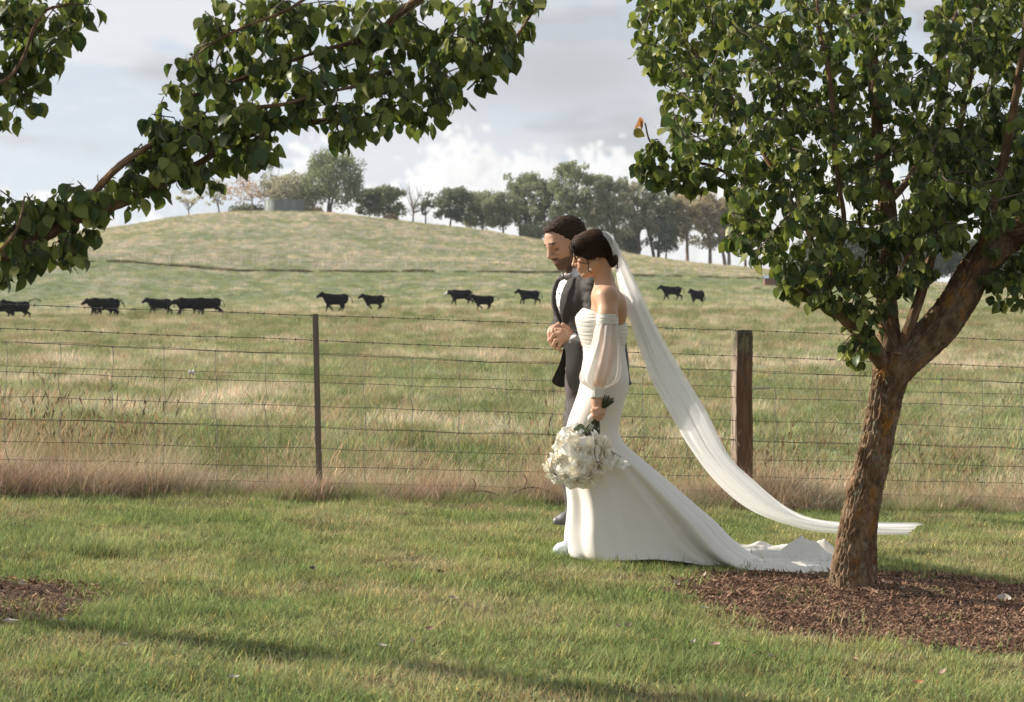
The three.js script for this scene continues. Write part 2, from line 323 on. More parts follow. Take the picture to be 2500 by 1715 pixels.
{
  const r = rng(31), LUSH = [0.215, 0.295, 0.105], PALE = [0.375, 0.42, 0.19], STRAW = [0.43, 0.38, 0.255];
  // mown lawn
  const lawnGeos = [0, 1, 2, 3].map(i => clump(r, { n: 46, spread: 0.085, h0: 0.014, h1: 0.052, w: 0.0048, lean: 0.9, seg: 2, dry: 0.10 + 0.05 * i }));
  const spots = [];
  const hollow = (x, z) => fbm2(x * 1.5 + 20, z * 1.9, 3);
  for (let i = 0; i < 34000; i++) {
    const D = 5.6 + (14.2 - 5.6) * Math.pow(r(), 0.72), x = (r() * 2 - 1) * (0.268 * D + 0.35), z = -D;
    if (!isLawn(x, z)) continue;
    const m = mulch(x, z); if (m > 0.5 && r() > 0.02) continue;
    const k = clamp(dryness(x * 2, z * 2) + 0.35 * n2(x * 5, z * 5)), hh = hollow(x, z); if (hh < -0.42 && r() < 0.55) continue;
    const tuft = sstep(0.1, 0.6, fbm2(x * 3.1 + 50, z * 3.1, 2));
    let tn = 0.72 + 0.56 * r(), c = mix3(mix3(LUSH, PALE, sstep(0.1, 0.75, k)), STRAW, 0.75 * sstep(0.62, 0.95, k + 0.2 * (r() - 0.5)));
    if (hh < -0.35) c = mix3(c, [0.17, 0.12, 0.075], 0.5);
    const edge = m > 0.02 ? 1.25 : 1;
    c = c.map(v => v * tn); spots.push({ x, y: groundY(x, z), z, r: r() * 6.28, s: 0.85 + 0.4 * r(), sy: (0.5 + 0.6 * r() + 0.95 * tuft) * edge * (1 + 0.35 * clamp(hh)), c, tx: (r() - 0.5) * 0.3, tz: (r() - 0.5) * 0.3 });
  }
  scatter('lawn_grass', 'short green mown lawn grass in front of the wire fence', 'grass', lawnGeos, spots, bladeMat());
  // soft longer tufts at the edge of the bare soil and scattered broad weeds
  const tuftGeo = [0, 1].map(() => clump(r, { n: 90, spread: 0.10, h0: 0.05, h1: 0.15, w: 0.0036, lean: 0.8, seg: 3, dry: 0.08 }));
  const ts = [];
  const put = (px, py, n, rad, s) => { for (let i = 0; i < n; i++) { const H = EYE - LAWN(0), D = FPX * H / (py - HORIZON), q = at(px, py, D), a = r() * 6.28, d = Math.sqrt(r()) * rad, x = q.x + Math.cos(a) * d * 1.8, z = q.z + Math.sin(a) * d; if (!isLawn(x, z) || mulch(x, z) > 0.6) continue; ts.push({ x, y: groundY(x, z), z, r: r() * 6.28, s: s * (0.7 + 0.6 * r()), c: mix3(LUSH, PALE, 0.3 + 0.4 * r()) }); } };
  put(205, 1402, 16, 0.10, 0.9); put(110, 1372, 8, 0.06, 0.7); put(170, 1545, 12, 0.10, 0.9); put(1640, 1490, 8, 0.12, 0.6); put(1560, 1625, 8, 0.14, 0.7); put(90, 1240, 22, 0.25, 0.9); put(440, 1240, 16, 0.2, 0.8); put(790, 1246, 5, 0.07, 1.1); put(1230, 1235, 12, 0.2, 0.7); put(1070, 1240, 6, 0.2, 0.7);
  for (let i = 0; i < 260; i++) { const D = 6 + 7 * r(), x = (r() * 2 - 1) * 0.27 * D, z = -D; if (!isLawn(x, z) || mulch(x, z) > 0.4) continue; ts.push({ x, y: groundY(x, z), z, r: r() * 6.28, s: 0.35 + 0.35 * r(), c: mix3(LUSH, PALE, r()) }); }
  scatter('lawn_tuft', 'longer soft grass tufts along the lawn edges', 'grass', tuftGeo, ts, bladeMat());
  // russet dead grass along the foot of the fence
  const rus = [0, 1, 2].map(() => clump(r, { n: 52, spread: 0.14, h0: 0.05, h1: 0.25, w: 0.0042, lean: 1.0, seg: 3, dry: 0.1 }));
  const rs = [];
  const tall = curve1([[-400, 1.0], [0, 1.15], [200, 1.0], [420, 0.95], [560, 0.5], [640, 0.6], [730, 0.95], [800, 0.55], [950, 0.55], [1100, 0.75], [1230, 0.35], [1330, 0.95], [1480, 0.6], [1560, 0.7], [1700, 0.6], [1860, 1.15], [1960, 1.0], [2050, 0.5], [2160, 0.4], [2330, 0.6], [2600, 0.6]]);
  for (let i = 0; i < 4200; i++) {
    const x = -4.2 + 9 * r(), z = fenceZ(x) + 0.34 - 0.62 * r() + 0.14 * n2(x * 1.7, 1), px = x / -z * FPX + CX, mound = n2(x * 3.1, z * 3.1 + 7) + 0.5 * n2(x * 7, z * 7), b = tall(px) * (0.72 + 0.5 * mound);
    if (b < 0.18 || r() > 0.30 + 0.6 * b) continue;
    const red = clamp(0.62 - 0.45 * sstep(1350, 1500, px) + 0.5 * n2(x * 1.6, 3.3) + 0.3 * (r() - 0.5));
    rs.push({ x, y: groundY(x, z), z, r: r() * 6.28, s: clamp(0.35 + 0.62 * b, 0.25, 1.3) * (0.75 + 0.5 * r()), sy: 0.7 + 0.5 * r(), c: mix3([0.56, 0.49, 0.37], mix3([0.47, 0.355, 0.28], [0.35, 0.25, 0.195], r() * 0.6), red), tx: -0.3 + 0.4 * r(), tz: -0.2 + 0.55 * r() });
  }
  const wisp = [0, 1].map(() => clump(r, { n: 34, spread: 0.2, h0: 0.14, h1: 0.50, w: 0.0036, lean: 0.7, seg: 3, dry: 0.1 })), ws = [];
  for (let i = 0; i < 1500; i++) { const x = -4.2 + 9 * r(), z = fenceZ(x) + 0.20 - 0.75 * r(), px = x / -z * FPX + CX, b = tall(px) * (0.6 + 0.7 * n2(x * 2.3, z * 2.3 + 3)); if (b < 0.25 || r() > b) continue; ws.push({ x, y: groundY(x, z), z, r: r() * 6.28, s: clamp(0.3 + 0.6 * b, 0.3, 1.1) * (0.7 + 0.5 * r()), c: mix3([0.60, 0.53, 0.41], [0.51, 0.39, 0.305], clamp(0.5 + 0.6 * n2(x * 1.2, 8) - 0.4 * sstep(1400, 1500, px))), tx: -0.2 + 0.3 * r(), tz: -0.1 + 0.4 * r() }); }
  scatter('fence_line_wispy_grass', 'fine wispy straw grass standing along the wire fence', 'dry grass', wisp, ws, bladeMat(0.35));
  scatter('fence_line_dead_grass', 'russet dead grass matted along the foot of the wire fence', 'dead grass', rus, rs, bladeMat(0.3));
  // green regrowth among it
  const gs = []; for (let i = 0; i < 420; i++) { const x = -4.2 + 9 * r(), z = fenceZ(x) + 0.42 - 0.5 * r(); gs.push({ x, y: groundY(x, z), z, r: r() * 6.28, s: 0.5 + 0.6 * r(), c: mix3(LUSH, PALE, 0.2 + 0.6 * r()) }); }
  scatter('fence_line_green_grass', 'green blades pushing up through the dead grass at the fence', 'grass', tuftGeo, gs, bladeMat());
  // tall pale stalks with seed heads
  const stalkGeo = [0, 1, 2].map(() => clump(r, { n: 16, spread: 0.16, h0: 0.28, h1: 0.75, w: 0.0032, lean: 0.38, seg: 3, dry: 0.2, droop: 0.3, seeds: 0.5 }));
  const ss = [];
  const stalkAt = (px0, px1, n, dz, s) => { for (let i = 0; i < n; i++) { const px = lerp(px0, px1, r()), D = 13 + dz * r(), x = (px - CX) / FPX * D, z = Math.min(-D, fenceZ(x) + 0.05 - dz * r() * 0.5); ss.push({ x, y: groundY(x, z), z, r: r() * 6.28, s: s * (0.6 + 0.6 * r()), c: mix3([0.46, 0.385, 0.26], [0.42, 0.27, 0.19], r() * 0.6) }); } };
  stalkAt(-100, 420, 90, 0.9, 0.9); stalkAt(420, 800, 40, 0.5, 0.55); stalkAt(800, 1400, 60, 0.5, 0.45); stalkAt(1480, 2050, 60, 0.6, 0.6); stalkAt(2100, 2600, 60, 0.5, 0.5); stalkAt(-200, 1380, 46, 2.5, 0.62); stalkAt(1280, 1380, 9, 0.5, 0.95); stalkAt(1500, 2000, 30, 2, 0.85); stalkAt(2000, 2600, 44, 2.5, 0.8); stalkAt(1850, 1960, 10, 0.5, 0.8);
  scatter('dry_grass_stalk', 'tall straw-coloured seeding stalks beyond the wire fence', 'grass stalks', stalkGeo, ss, bladeMat(0.3));
  // the paddock
  const fieldGeo = [0, 1, 2].map(i => clump(r, { n: 60, spread: 0.26, h0: 0.05, h1: 0.22, w: 0.007, lean: 0.85, seg: 2, dry: 0.16 + 0.12 * i }));
  const fs = [], G1 = [0.235, 0.30, 0.130], G2 = [0.41, 0.455, 0.275], S1 = [0.59, 0.555, 0.45];
  const fieldSpot = (x, z, s) => { const D = -z, k = dryField(x, z) + 0.25 * (r() - 0.5) + 0.20 * sstep(BANK_D - 4, BANK_D + 2, D) - 0.16 * sstep(190, 235, D) * (1 - sstep(BANK_D - 4, BANK_D, D)); let c = mix3(mix3(G1, G2, clamp(k * 1.6)), S1, sstep(0.45, 0.9, k)); { const tn = 0.65 + 0.7 * r(); c = c.map(v => v * tn); } fs.push({ x, y: groundY(x, z) - 0.01, z, r: r() * 6.28, s: s * (0.7 + 0.6 * r()), sy: 0.55 + 0.6 * r() + 0.8 * sstep(0.55, 1, k) * r(), c }); };
  const ring = (D0, D1, n, s) => { for (let i = 0; i < n; i++) { const D = Math.sqrt(lerp(D0 * D0, D1 * D1, r())), x = (r() * 2 - 1) * (0.27 * D + 0.4), z = -D; if (z > fenceZ(x) - 0.05) continue; if (r() < 0.10 && D > 30) continue; if (n2(x * 0.9 + 70, z * 0.55) < -0.45 && r() < 0.7) continue; fieldSpot(x, z, s); } };
  ring(12.6, 20, 4200, 0.75); ring(20, 36, 8000, 0.9); ring(36, 70, 14000, 1.15); ring(70, 150, 26000, 1.5); ring(150, 400, 60000, 2.0);
  scatter('paddock_grass', 'green and straw pasture grass covering the paddock and hill', 'grass', fieldGeo, fs, bladeMat());
  // a ragged line of dark rank grass where the old fence crosses the hill
  const rank = [0, 1].map(() => clump(r, { n: 60, spread: 0.45, h0: 0.10, h1: 0.38, w: 0.035, lean: 0.9, seg: 2, dry: 0.2 })), ks = [];
  for (let px = -60; px < 2560; px += 1.3) { const D = BANK_D - 4 + 1.3 * n2(px * 0.004, 6) + 0.8 * (r() - 0.5), x = (px - CX) / FPX * D, g = n2(px * 0.012, 2) + 0.4 * n2(px * 0.06, 3) + (px > 1500 ? -0.35 : 0.15); if (g < -0.25) continue; ks.push({ x, y: groundY(x, -D), z: -D, r: r() * 6.28, s: 0.5 + 0.5 * clamp(g + 0.4) + 0.3 * r(), c: mix3([0.17, 0.145, 0.09], [0.14, 0.155, 0.08], r()) }); }
  scatter('rank_grass', 'thin dark line of rank grass along the old fence on the hill', 'grass', rank, ks, bladeMat(0.2));
  // darker lush tussocks and pale dry tussocks
  const tus = [0, 1].map(() => clump(r, { n: 110, spread: 0.20, h0: 0.10, h1: 0.34, w: 0.006, lean: 0.8, seg: 3, dry: 0.1 }));
  const us = [];
  for (let i = 0; i < 5200; i++) { const D = Math.sqrt(lerp(14 * 14, 150 * 150, Math.pow(r(), 2.1))), x = (r() * 2 - 1) * (0.27 * D + 0.4), z = -D; if (z > fenceZ(x) - 0.4) continue; const dry = r() < 0.5; us.push({ x, y: groundY(x, z), z, r: r() * 6.28, s: (0.35 + 0.8 * r() * r()) * (1 + D / 60), sy: 0.8, c: dry ? mix3([0.44, 0.36, 0.24], [0.34, 0.26, 0.165], r()) : mix3([0.11, 0.165, 0.048], [0.17, 0.22, 0.075], r()) }); }
  scatter('paddock_tussock', 'thicker grass tussocks dotted over the paddock', 'tussocks', tus, us, bladeMat());
}
console.log('grass done');

// ================================================================ wire fence
const steelMat = mat([0.16, 0.125, 0.10], 0.6, { metalness: 0.35 });
const wireMat = mat([0.10, 0.088, 0.075], 0.65, { metalness: 0.3 });
const stayMat = mat([0.16, 0.15, 0.135], 0.6, { metalness: 0.3 });
const fence = thing('wire_fence', 'wire mesh and barbed wire fence with a steel and a timber post behind the couple', 'fence', V(-1.256, groundY(-1.256, -12.82), -12.82));
{
  const r = rng(5), P0 = 760, P1 = 2239, D0 = 12.82, D1 = 14.08;
  const rows = [[770, 822, 'barbed'], [831, 887, 'barbed'], [866, 925, 'mesh'], [915, 957, 'plain'], [935, 985, 'mesh'], [992, 1040, 'mesh'], [1046, 1089, 'mesh'], [1096, 1133, 'mesh'], [1140, 1174, 'mesh'], [1180, 1211, 'mesh'], [1214, 1242, 'mesh']];
  const yAt = rows.map(([a, b]) => { const A = at(P0, a, D0), B = at(P1, b, D1); return (x) => lerp(A.y, B.y, (x - A.x) / (B.x - A.x)); });
  const X0 = -4.35, X1 = 4.9;
  const mesh = rows.map((q, i) => i).filter(i => rows[i][2] === 'mesh');
  const wob = (i, x) => 0.005 * n2(x * 1.3, i * 3.1) + 0.003 * n2(x * 5, i * 7.7);
  rows.forEach(([, , kind], i) => {
    const pts = []; for (let x = X0; x <= X1; x += 0.075) pts.push(V(x, yAt[i](x) + (kind === 'mesh' ? wob(i, x) : 0.0035 * n2(x * 0.8, i)), fenceZ(x) + 0.0015 * (i % 3)));
    const gs = [limb(pts, kind === 'plain' ? [0.0015, 0.0015] : [0.0018, 0.0018], { seg: 5, sub: 1 })];
    if (kind === 'barbed') {
      gs.push(limb(pts.map((q, k) => V(q.x, q.y + 0.0025 * Math.sin(k * 1.9), q.z + 0.0025 * Math.cos(k * 1.9))), [0.0013, 0.0013], { seg: 5, sub: 1 }));
      for (let x = X0 + 0.05; x < X1; x += 0.095) { const y = yAt[i](x) + 0.0035 * n2(x * 0.8, i), z = fenceZ(x); for (let b = 0; b < 3; b++) { const a = r() * 6.28, q = V(Math.cos(a) * 0.004, Math.sin(a) * 0.012, Math.cos(a) * 0.012); gs.push(limb([V(x, y, z).sub(q), V(x + 0.004, y, z).add(q)], [0.0012, 0.001], { seg: 4, sub: 1 })); } gs.push(limb([V(x - 0.006, y, z), V(x + 0.007, y, z)], [0.004, 0.004], { seg: 5, sub: 1 })); }
    }
    if (i === mesh[0] || i === 6) gs.push(limb(pts.map((q, k) => V(q.x, q.y + 0.006 + 0.005 * n2(q.x * 2, i + 9), q.z + 0.003)), [0.0014, 0.0014], { seg: 5, sub: 1 }));
    wpart(kind === 'barbed' ? 'barbed_wire' : 'wire', mergeGeometries(gs), wireMat, fence);
  });
  for (let x = X0 + 0.12; x < X1; x += 0.3) {
    const pts = [], gs = []; let xx = x;
    mesh.forEach((m, j) => { const q = V(xx, yAt[m](xx) + wob(m, xx), fenceZ(xx) + 0.002); pts.push(q); gs.push(limb([V(q.x - 0.006, q.y, q.z), V(q.x + 0.006, q.y + 0.001, q.z)], [0.0045, 0.004], { seg: 5, sub: 1 })); if (j < mesh.length - 1) { const q2 = q.clone(); q2.y = (q.y + yAt[mesh[j + 1]](xx)) / 2; q2.x += (r() - 0.5) * 0.016; pts.push(q2); } xx = x + (r() - 0.5) * 0.022; });
    gs.push(limb(pts, [0.0021, 0.0021], { seg: 5, sub: 3 }));
    wpart('stay_wire', mergeGeometries(gs), stayMat, fence);
  }
  // steel star picket, leaning a little, with its three ribs; two more past the edges of the picture
  const picket = (foot, top) => {
    const dir = top.clone().sub(foot).normalize(), side = V(1, 0, 0).sub(dir.clone().multiplyScalar(dir.x)).normalize(), fwd = side.clone().cross(dir).normalize(), gs = [];
    for (const [a, L] of [[-0.35, 0.019], [Math.PI + 0.35, 0.019], [Math.PI / 2, 0.022]]) {
      const d = side.clone().multiplyScalar(Math.cos(a)).addScaledVector(fwd, Math.sin(a)), nn = d.clone().cross(dir), w = 0.0025, q = [];
      for (const y of [foot, top]) for (const [u, v] of [[0, -w], [L, -w * 0.8], [L, w * 0.8], [0, w]]) q.push(y.clone().addScaledVector(d, u).addScaledVector(nn, v));
      const p = [], idx = []; q.forEach(v => p.push(v.x, v.y, v.z)); for (let i = 0; i < 4; i++) { const j = (i + 1) % 4; idx.push(i, j, i + 4, j, j + 4, i + 4); } idx.push(4, 5, 6, 4, 6, 7); gs.push(geo(p, idx).toNonIndexed());
    }
    const g = mergeGeometries(gs); g.computeVertexNormals(); wpart('steel_post', g, steelMat, fence);
  };
  { const b = at(783, 1228, D0), tp = at(770, 767, D0); picket(V(b.x, b.y - 0.25, b.z + 0.012), V(tp.x, tp.y, tp.z + 0.012)); }
  for (const x of [-4.2, 4.75]) picket(V(x, groundY(x, fenceZ(x)) - 0.25, fenceZ(x) + 0.012), V(x, yAt[0](x) + 0.02, fenceZ(x) + 0.012));
  // timber post: split face, weathered side, moss on top
  const wx = (1812 - CX) / FPX * 13.72, wz = -13.72 - 0.0, top = at(1812, 806, 13.66).y, foot = groundY(wx, wz) - 0.2;
  const W = 0.061, Hh = top - foot;
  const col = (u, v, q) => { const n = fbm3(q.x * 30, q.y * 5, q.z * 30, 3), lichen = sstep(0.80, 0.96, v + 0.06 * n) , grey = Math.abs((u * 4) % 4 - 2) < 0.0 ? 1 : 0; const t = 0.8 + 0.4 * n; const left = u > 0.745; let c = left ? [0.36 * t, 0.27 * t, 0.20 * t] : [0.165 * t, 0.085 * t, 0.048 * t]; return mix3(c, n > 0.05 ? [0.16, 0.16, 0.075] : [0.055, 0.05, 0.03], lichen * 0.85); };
  const sq = (u, rnd) => { const k = Math.floor(u * 4) % 4, t = u * 4 - Math.floor(u * 4), cs = [[1, 1], [1, -1], [-1, -1], [-1, 1]]; const a = cs[(k + 3) % 4], b = cs[k]; return [lerp(a[0], b[0], t), lerp(a[1], b[1], t)]; };
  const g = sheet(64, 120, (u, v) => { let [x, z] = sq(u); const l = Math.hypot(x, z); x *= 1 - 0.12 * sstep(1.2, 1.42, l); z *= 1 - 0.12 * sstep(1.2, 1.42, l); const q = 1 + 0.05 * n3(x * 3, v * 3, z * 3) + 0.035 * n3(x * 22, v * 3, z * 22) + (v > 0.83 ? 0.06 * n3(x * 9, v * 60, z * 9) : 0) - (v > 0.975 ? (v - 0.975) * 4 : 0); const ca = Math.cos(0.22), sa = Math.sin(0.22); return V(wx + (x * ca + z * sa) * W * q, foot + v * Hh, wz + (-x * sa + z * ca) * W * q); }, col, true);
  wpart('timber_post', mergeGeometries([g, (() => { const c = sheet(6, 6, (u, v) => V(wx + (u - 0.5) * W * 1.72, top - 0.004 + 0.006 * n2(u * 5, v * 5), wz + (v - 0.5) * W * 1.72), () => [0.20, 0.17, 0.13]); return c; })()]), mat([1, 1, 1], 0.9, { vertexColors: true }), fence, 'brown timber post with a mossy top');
  // tie wires wound beside the posts
  for (const [px, py, D] of [[790, 831, 12.82], [1845, 866, 13.72]]) { const pts = []; for (let i = 0; i < 26; i++) { const q = at(px + i * 1.6, py + 2.2 * Math.sin(i * 1.25) + i * 0.05, D); q.z = fenceZ(q.x) + 0.004 * Math.cos(i * 1.25); pts.push(q); } wpart('tie_wire', limb(pts, [0.0014, 0.0014], { seg: 5, sub: 2 }), wireMat, fence); }
  // electric-fence insulator standing off the timber post, porcelain reel on the plain wire
  { const a = at(1836, 949, 13.62), b = at(1880, 947, 13.62); wpart('insulator_tube', limb([a, b], [0.0085, 0.0085], { seg: 10, sub: 2 }), mat([0.42, 0.37, 0.33], 0.6), fence); }
  { const c = at(480, 908, D0 - 0.02); c.z = fenceZ(c.x) + 0.002; const q = []; for (const [x, rad] of [[-0.016, 0.017], [-0.011, 0.020], [-0.005, 0.010], [0.005, 0.010], [0.011, 0.020], [0.016, 0.017]]) q.push(new THREE.Vector2(rad, x)); const l = new THREE.LatheGeometry([new THREE.Vector2(0.001, -0.016), ...q, new THREE.Vector2(0.001, 0.016)], 20); l.rotateZ(Math.PI / 2); l.translate(c.x, c.y, c.z); wpart('insulator_reel', l, mat([0.62, 0.58, 0.55], 0.35), fence); }
}
// fallen twigs at the foot of the fence
[[1165, 1208, 13.0, 40, 14], [1290, 1212, 13.05, 34, -6]].forEach(([px, py, D, w, h], i) => {
  const q = at(px, py, D), y = groundY(q.x, q.z), o = thing('fallen_twig', i ? 'curved dark twig on dead grass nearest the bouquet' : 'forked dark twig on dead grass midway between steel post and groom', 'twig', V(q.x, y, q.z));
  part('stick', limb([V(-0.12, 0.03, 0), V(-0.03, 0.07, 0.01), V(0.04, 0.075, 0.0), V(0.14, 0.05, 0.02)], [0.006, 0.005, 0.003], { seg: 6, bump: (a, l) => 0.001 * n2(a, l * 60) }), mat([0.10, 0.06, 0.045], 0.9), o);
  part('side_shoot', limb([V(-0.03, 0.07, 0.01), V(-0.01, 0.12, 0.03), V(-0.03, 0.16, 0.04)], [0.004, 0.003], { seg: 6 }), mat([0.10, 0.06, 0.045], 0.9), o);
});
// old fence along the foot of the hill
{
  const o = thing('old_post_fence', 'distant pale old post and wire fence along the foot of the hill', 'fence', V(0, groundY(0, -BANK_D), -BANK_D));
  const r = rng(77), tops = [], pm = mat([0.50, 0.45, 0.37], 0.9);
  for (let px = 60; px < 2480; px += 29) { const x = (px - CX) / FPX * BANK_D, z = -BANK_D - 4 * Math.sin(px * 0.0016), y = groundY(x, z), h = 0.95 + 0.3 * r(), l = (r() - 0.5) * 0.12; const g = limb([V(x, y - 0.3, z), V(x + l, y + h, z)], [0.09, 0.075], { seg: 6, sub: 2, bump: (a, q) => 0.01 * n2(a * 2, q * 9) }); wpart('post', g, pm, o); tops.push(V(x + l, y + h * 0.85, z)); }
  for (const k of [0, 0.4]) wpart('wire', limb(tops.map(q => V(q.x, q.y - k, q.z)), [0.012, 0.012], { seg: 4, sub: 1 }), wireMat, o);
}
console.log('fence done');

// ================================================================ the two ornamental pear trees near the lens
// leaf of unit length along +y, facing +z, folded along its midrib and curled
function leafShape(curl, fold, twist) {
  const st = [[0, 0.02], [0.16, 0.27], [0.38, 0.39], [0.62, 0.33], [0.82, 0.17], [1, 0.0]], p = [], idx = [];
  st.forEach(([t, w], i) => { const y = Math.sin(t * curl) / Math.max(curl, 0.01), z = -(1 - Math.cos(t * curl)) / Math.max(curl, 0.01), a = twist * t, ws = w * (1 + 0.05 * Math.sin(i * 2.1)); p.push(-ws * Math.cos(a), y - 0.02, z + fold * ws - ws * Math.sin(a), 0, y, z, ws * Math.cos(a), y - 0.02, z + fold * ws + ws * Math.sin(a)); });
  for (let i = 0; i < st.length - 1; i++) { const a = i * 3, b = a + 3; idx.push(a, a + 1, b, a + 1, b + 1, b, a + 1, a + 2, b + 1, a + 2, b + 2, b + 1); }
  for (let i = 0; i < st.length; i++) { }
  const k = p.length / 3; p.push(-0.012, -0.42, 0.02, 0.012, -0.42, 0.02); idx.push(k, k + 1, 1);               // leaf stalk
  return geo(p, idx);
}
const LEAVES = [leafShape(0.5, 0.25, 0.2), leafShape(1.1, 0.4, -0.3), leafShape(1.6, 0.15, 0.4), leafShape(0.9, 0.6, 0.1), leafShape(0.25, 0.1, -0.5)];
const LEAF_TONES = [[0.115, 0.155, 0.028], [0.205, 0.240, 0.042], [0.060, 0.098, 0.022], [0.330, 0.345, 0.085]];
const leafLook = { transmission: 0.5, thickness: 0, specularIntensity: 0.5, clearcoat: 0.4, clearcoatRoughness: 0.33 };
const leafMats = LEAF_TONES.map(c => mat(c, 0.92, leafLook)), leafMatV = mat([1, 1, 1], 0.92, { ...leafLook, vertexColors: true });
const barkTex = (() => { // fine bark relief
  const W = 256, d = new Uint8Array(W * W * 4); for (let j = 0; j < W; j++) for (let i = 0; i < W; i++) { const u = i / W * 6.2832, k = (j * W + i) * 4, v = 128 + 80 * n3(Math.cos(u) * 5, Math.sin(u) * 5, j / W * 5) + 40 * n3(Math.cos(u) * 14, Math.sin(u) * 14, j / W * 16); d[k] = d[k + 1] = d[k + 2] = clamp(v, 0, 255); d[k + 3] = 255; }
  const t = new THREE.DataTexture(d, W, W); t.wrapS = t.wrapT = THREE.RepeatWrapping; t.magFilter = THREE.LinearFilter; t.repeat.set(4, 2.5); t.needsUpdate = true; return t;
})();
const barkMat = mat([1, 1, 1], 0.92, { vertexColors: true, bumpMap: barkTex, bumpScale: 0.004, specularIntensity: 0.3 });
const twigMat = mat([0.085, 0.055, 0.042], 0.8);
// deeply furrowed bark with patches of orange and grey lichen
const barkBump = (amp, seed) => (a, l, r) => { const R0 = Math.max(r, 0.02) * 17, c = Math.cos(a) * R0, s = Math.sin(a) * R0, w = 0.7 * n3(c * 0.8, s * 0.8 + seed, l * 6); const rid = 1 - Math.abs(n3(c * 2.7 + w, s * 2.7 + seed, l * 5.5 + w)) * 2.2, plate = 1 - Math.abs(n3(c * 2.6 + 9, s * 2.6 + seed, l * 17)) * 2; return amp * (1.0 * Math.max(rid, -0.9) + 0.25 * plate + 0.25 * n3(c * 7, s * 7, l * 60) - 0.4 + 0.7 * n3(c * 0.3, s * 0.3 + seed, l * 2)); };
const barkColour = (lich, seed) => (a, l, q, b) => { const t = 0.80 + 0.42 * fbm3(q.x * 30, q.y * 22, q.z * 30, 3); let c = mix3([0.170 * t, 0.104 * t, 0.060 * t], [0.255 * t, 0.170 * t, 0.106 * t], sstep(-0.3, 0.4, fbm3(q.x * 9 + seed, q.y * 6, q.z * 9, 2))); const o = fbm3(q.x * 8 + seed, q.y * 4.5, q.z * 8, 2) + 0.55 * fbm3(q.x * 70, q.y * 60, q.z * 70 + seed, 2); c = mix3(c, [0.36, 0.165, 0.035], lich * 0.75 * sstep(0.38, 0.66, o)); const g = fbm3(q.x * 16 + 9, q.y * 12, q.z * 16 + seed, 2) + 0.5 * fbm3(q.x * 90, q.y * 90, q.z * 90, 2); return mix3(c, [0.24, 0.235, 0.165], lich * 0.7 * sstep(0.46, 0.66, g)); };

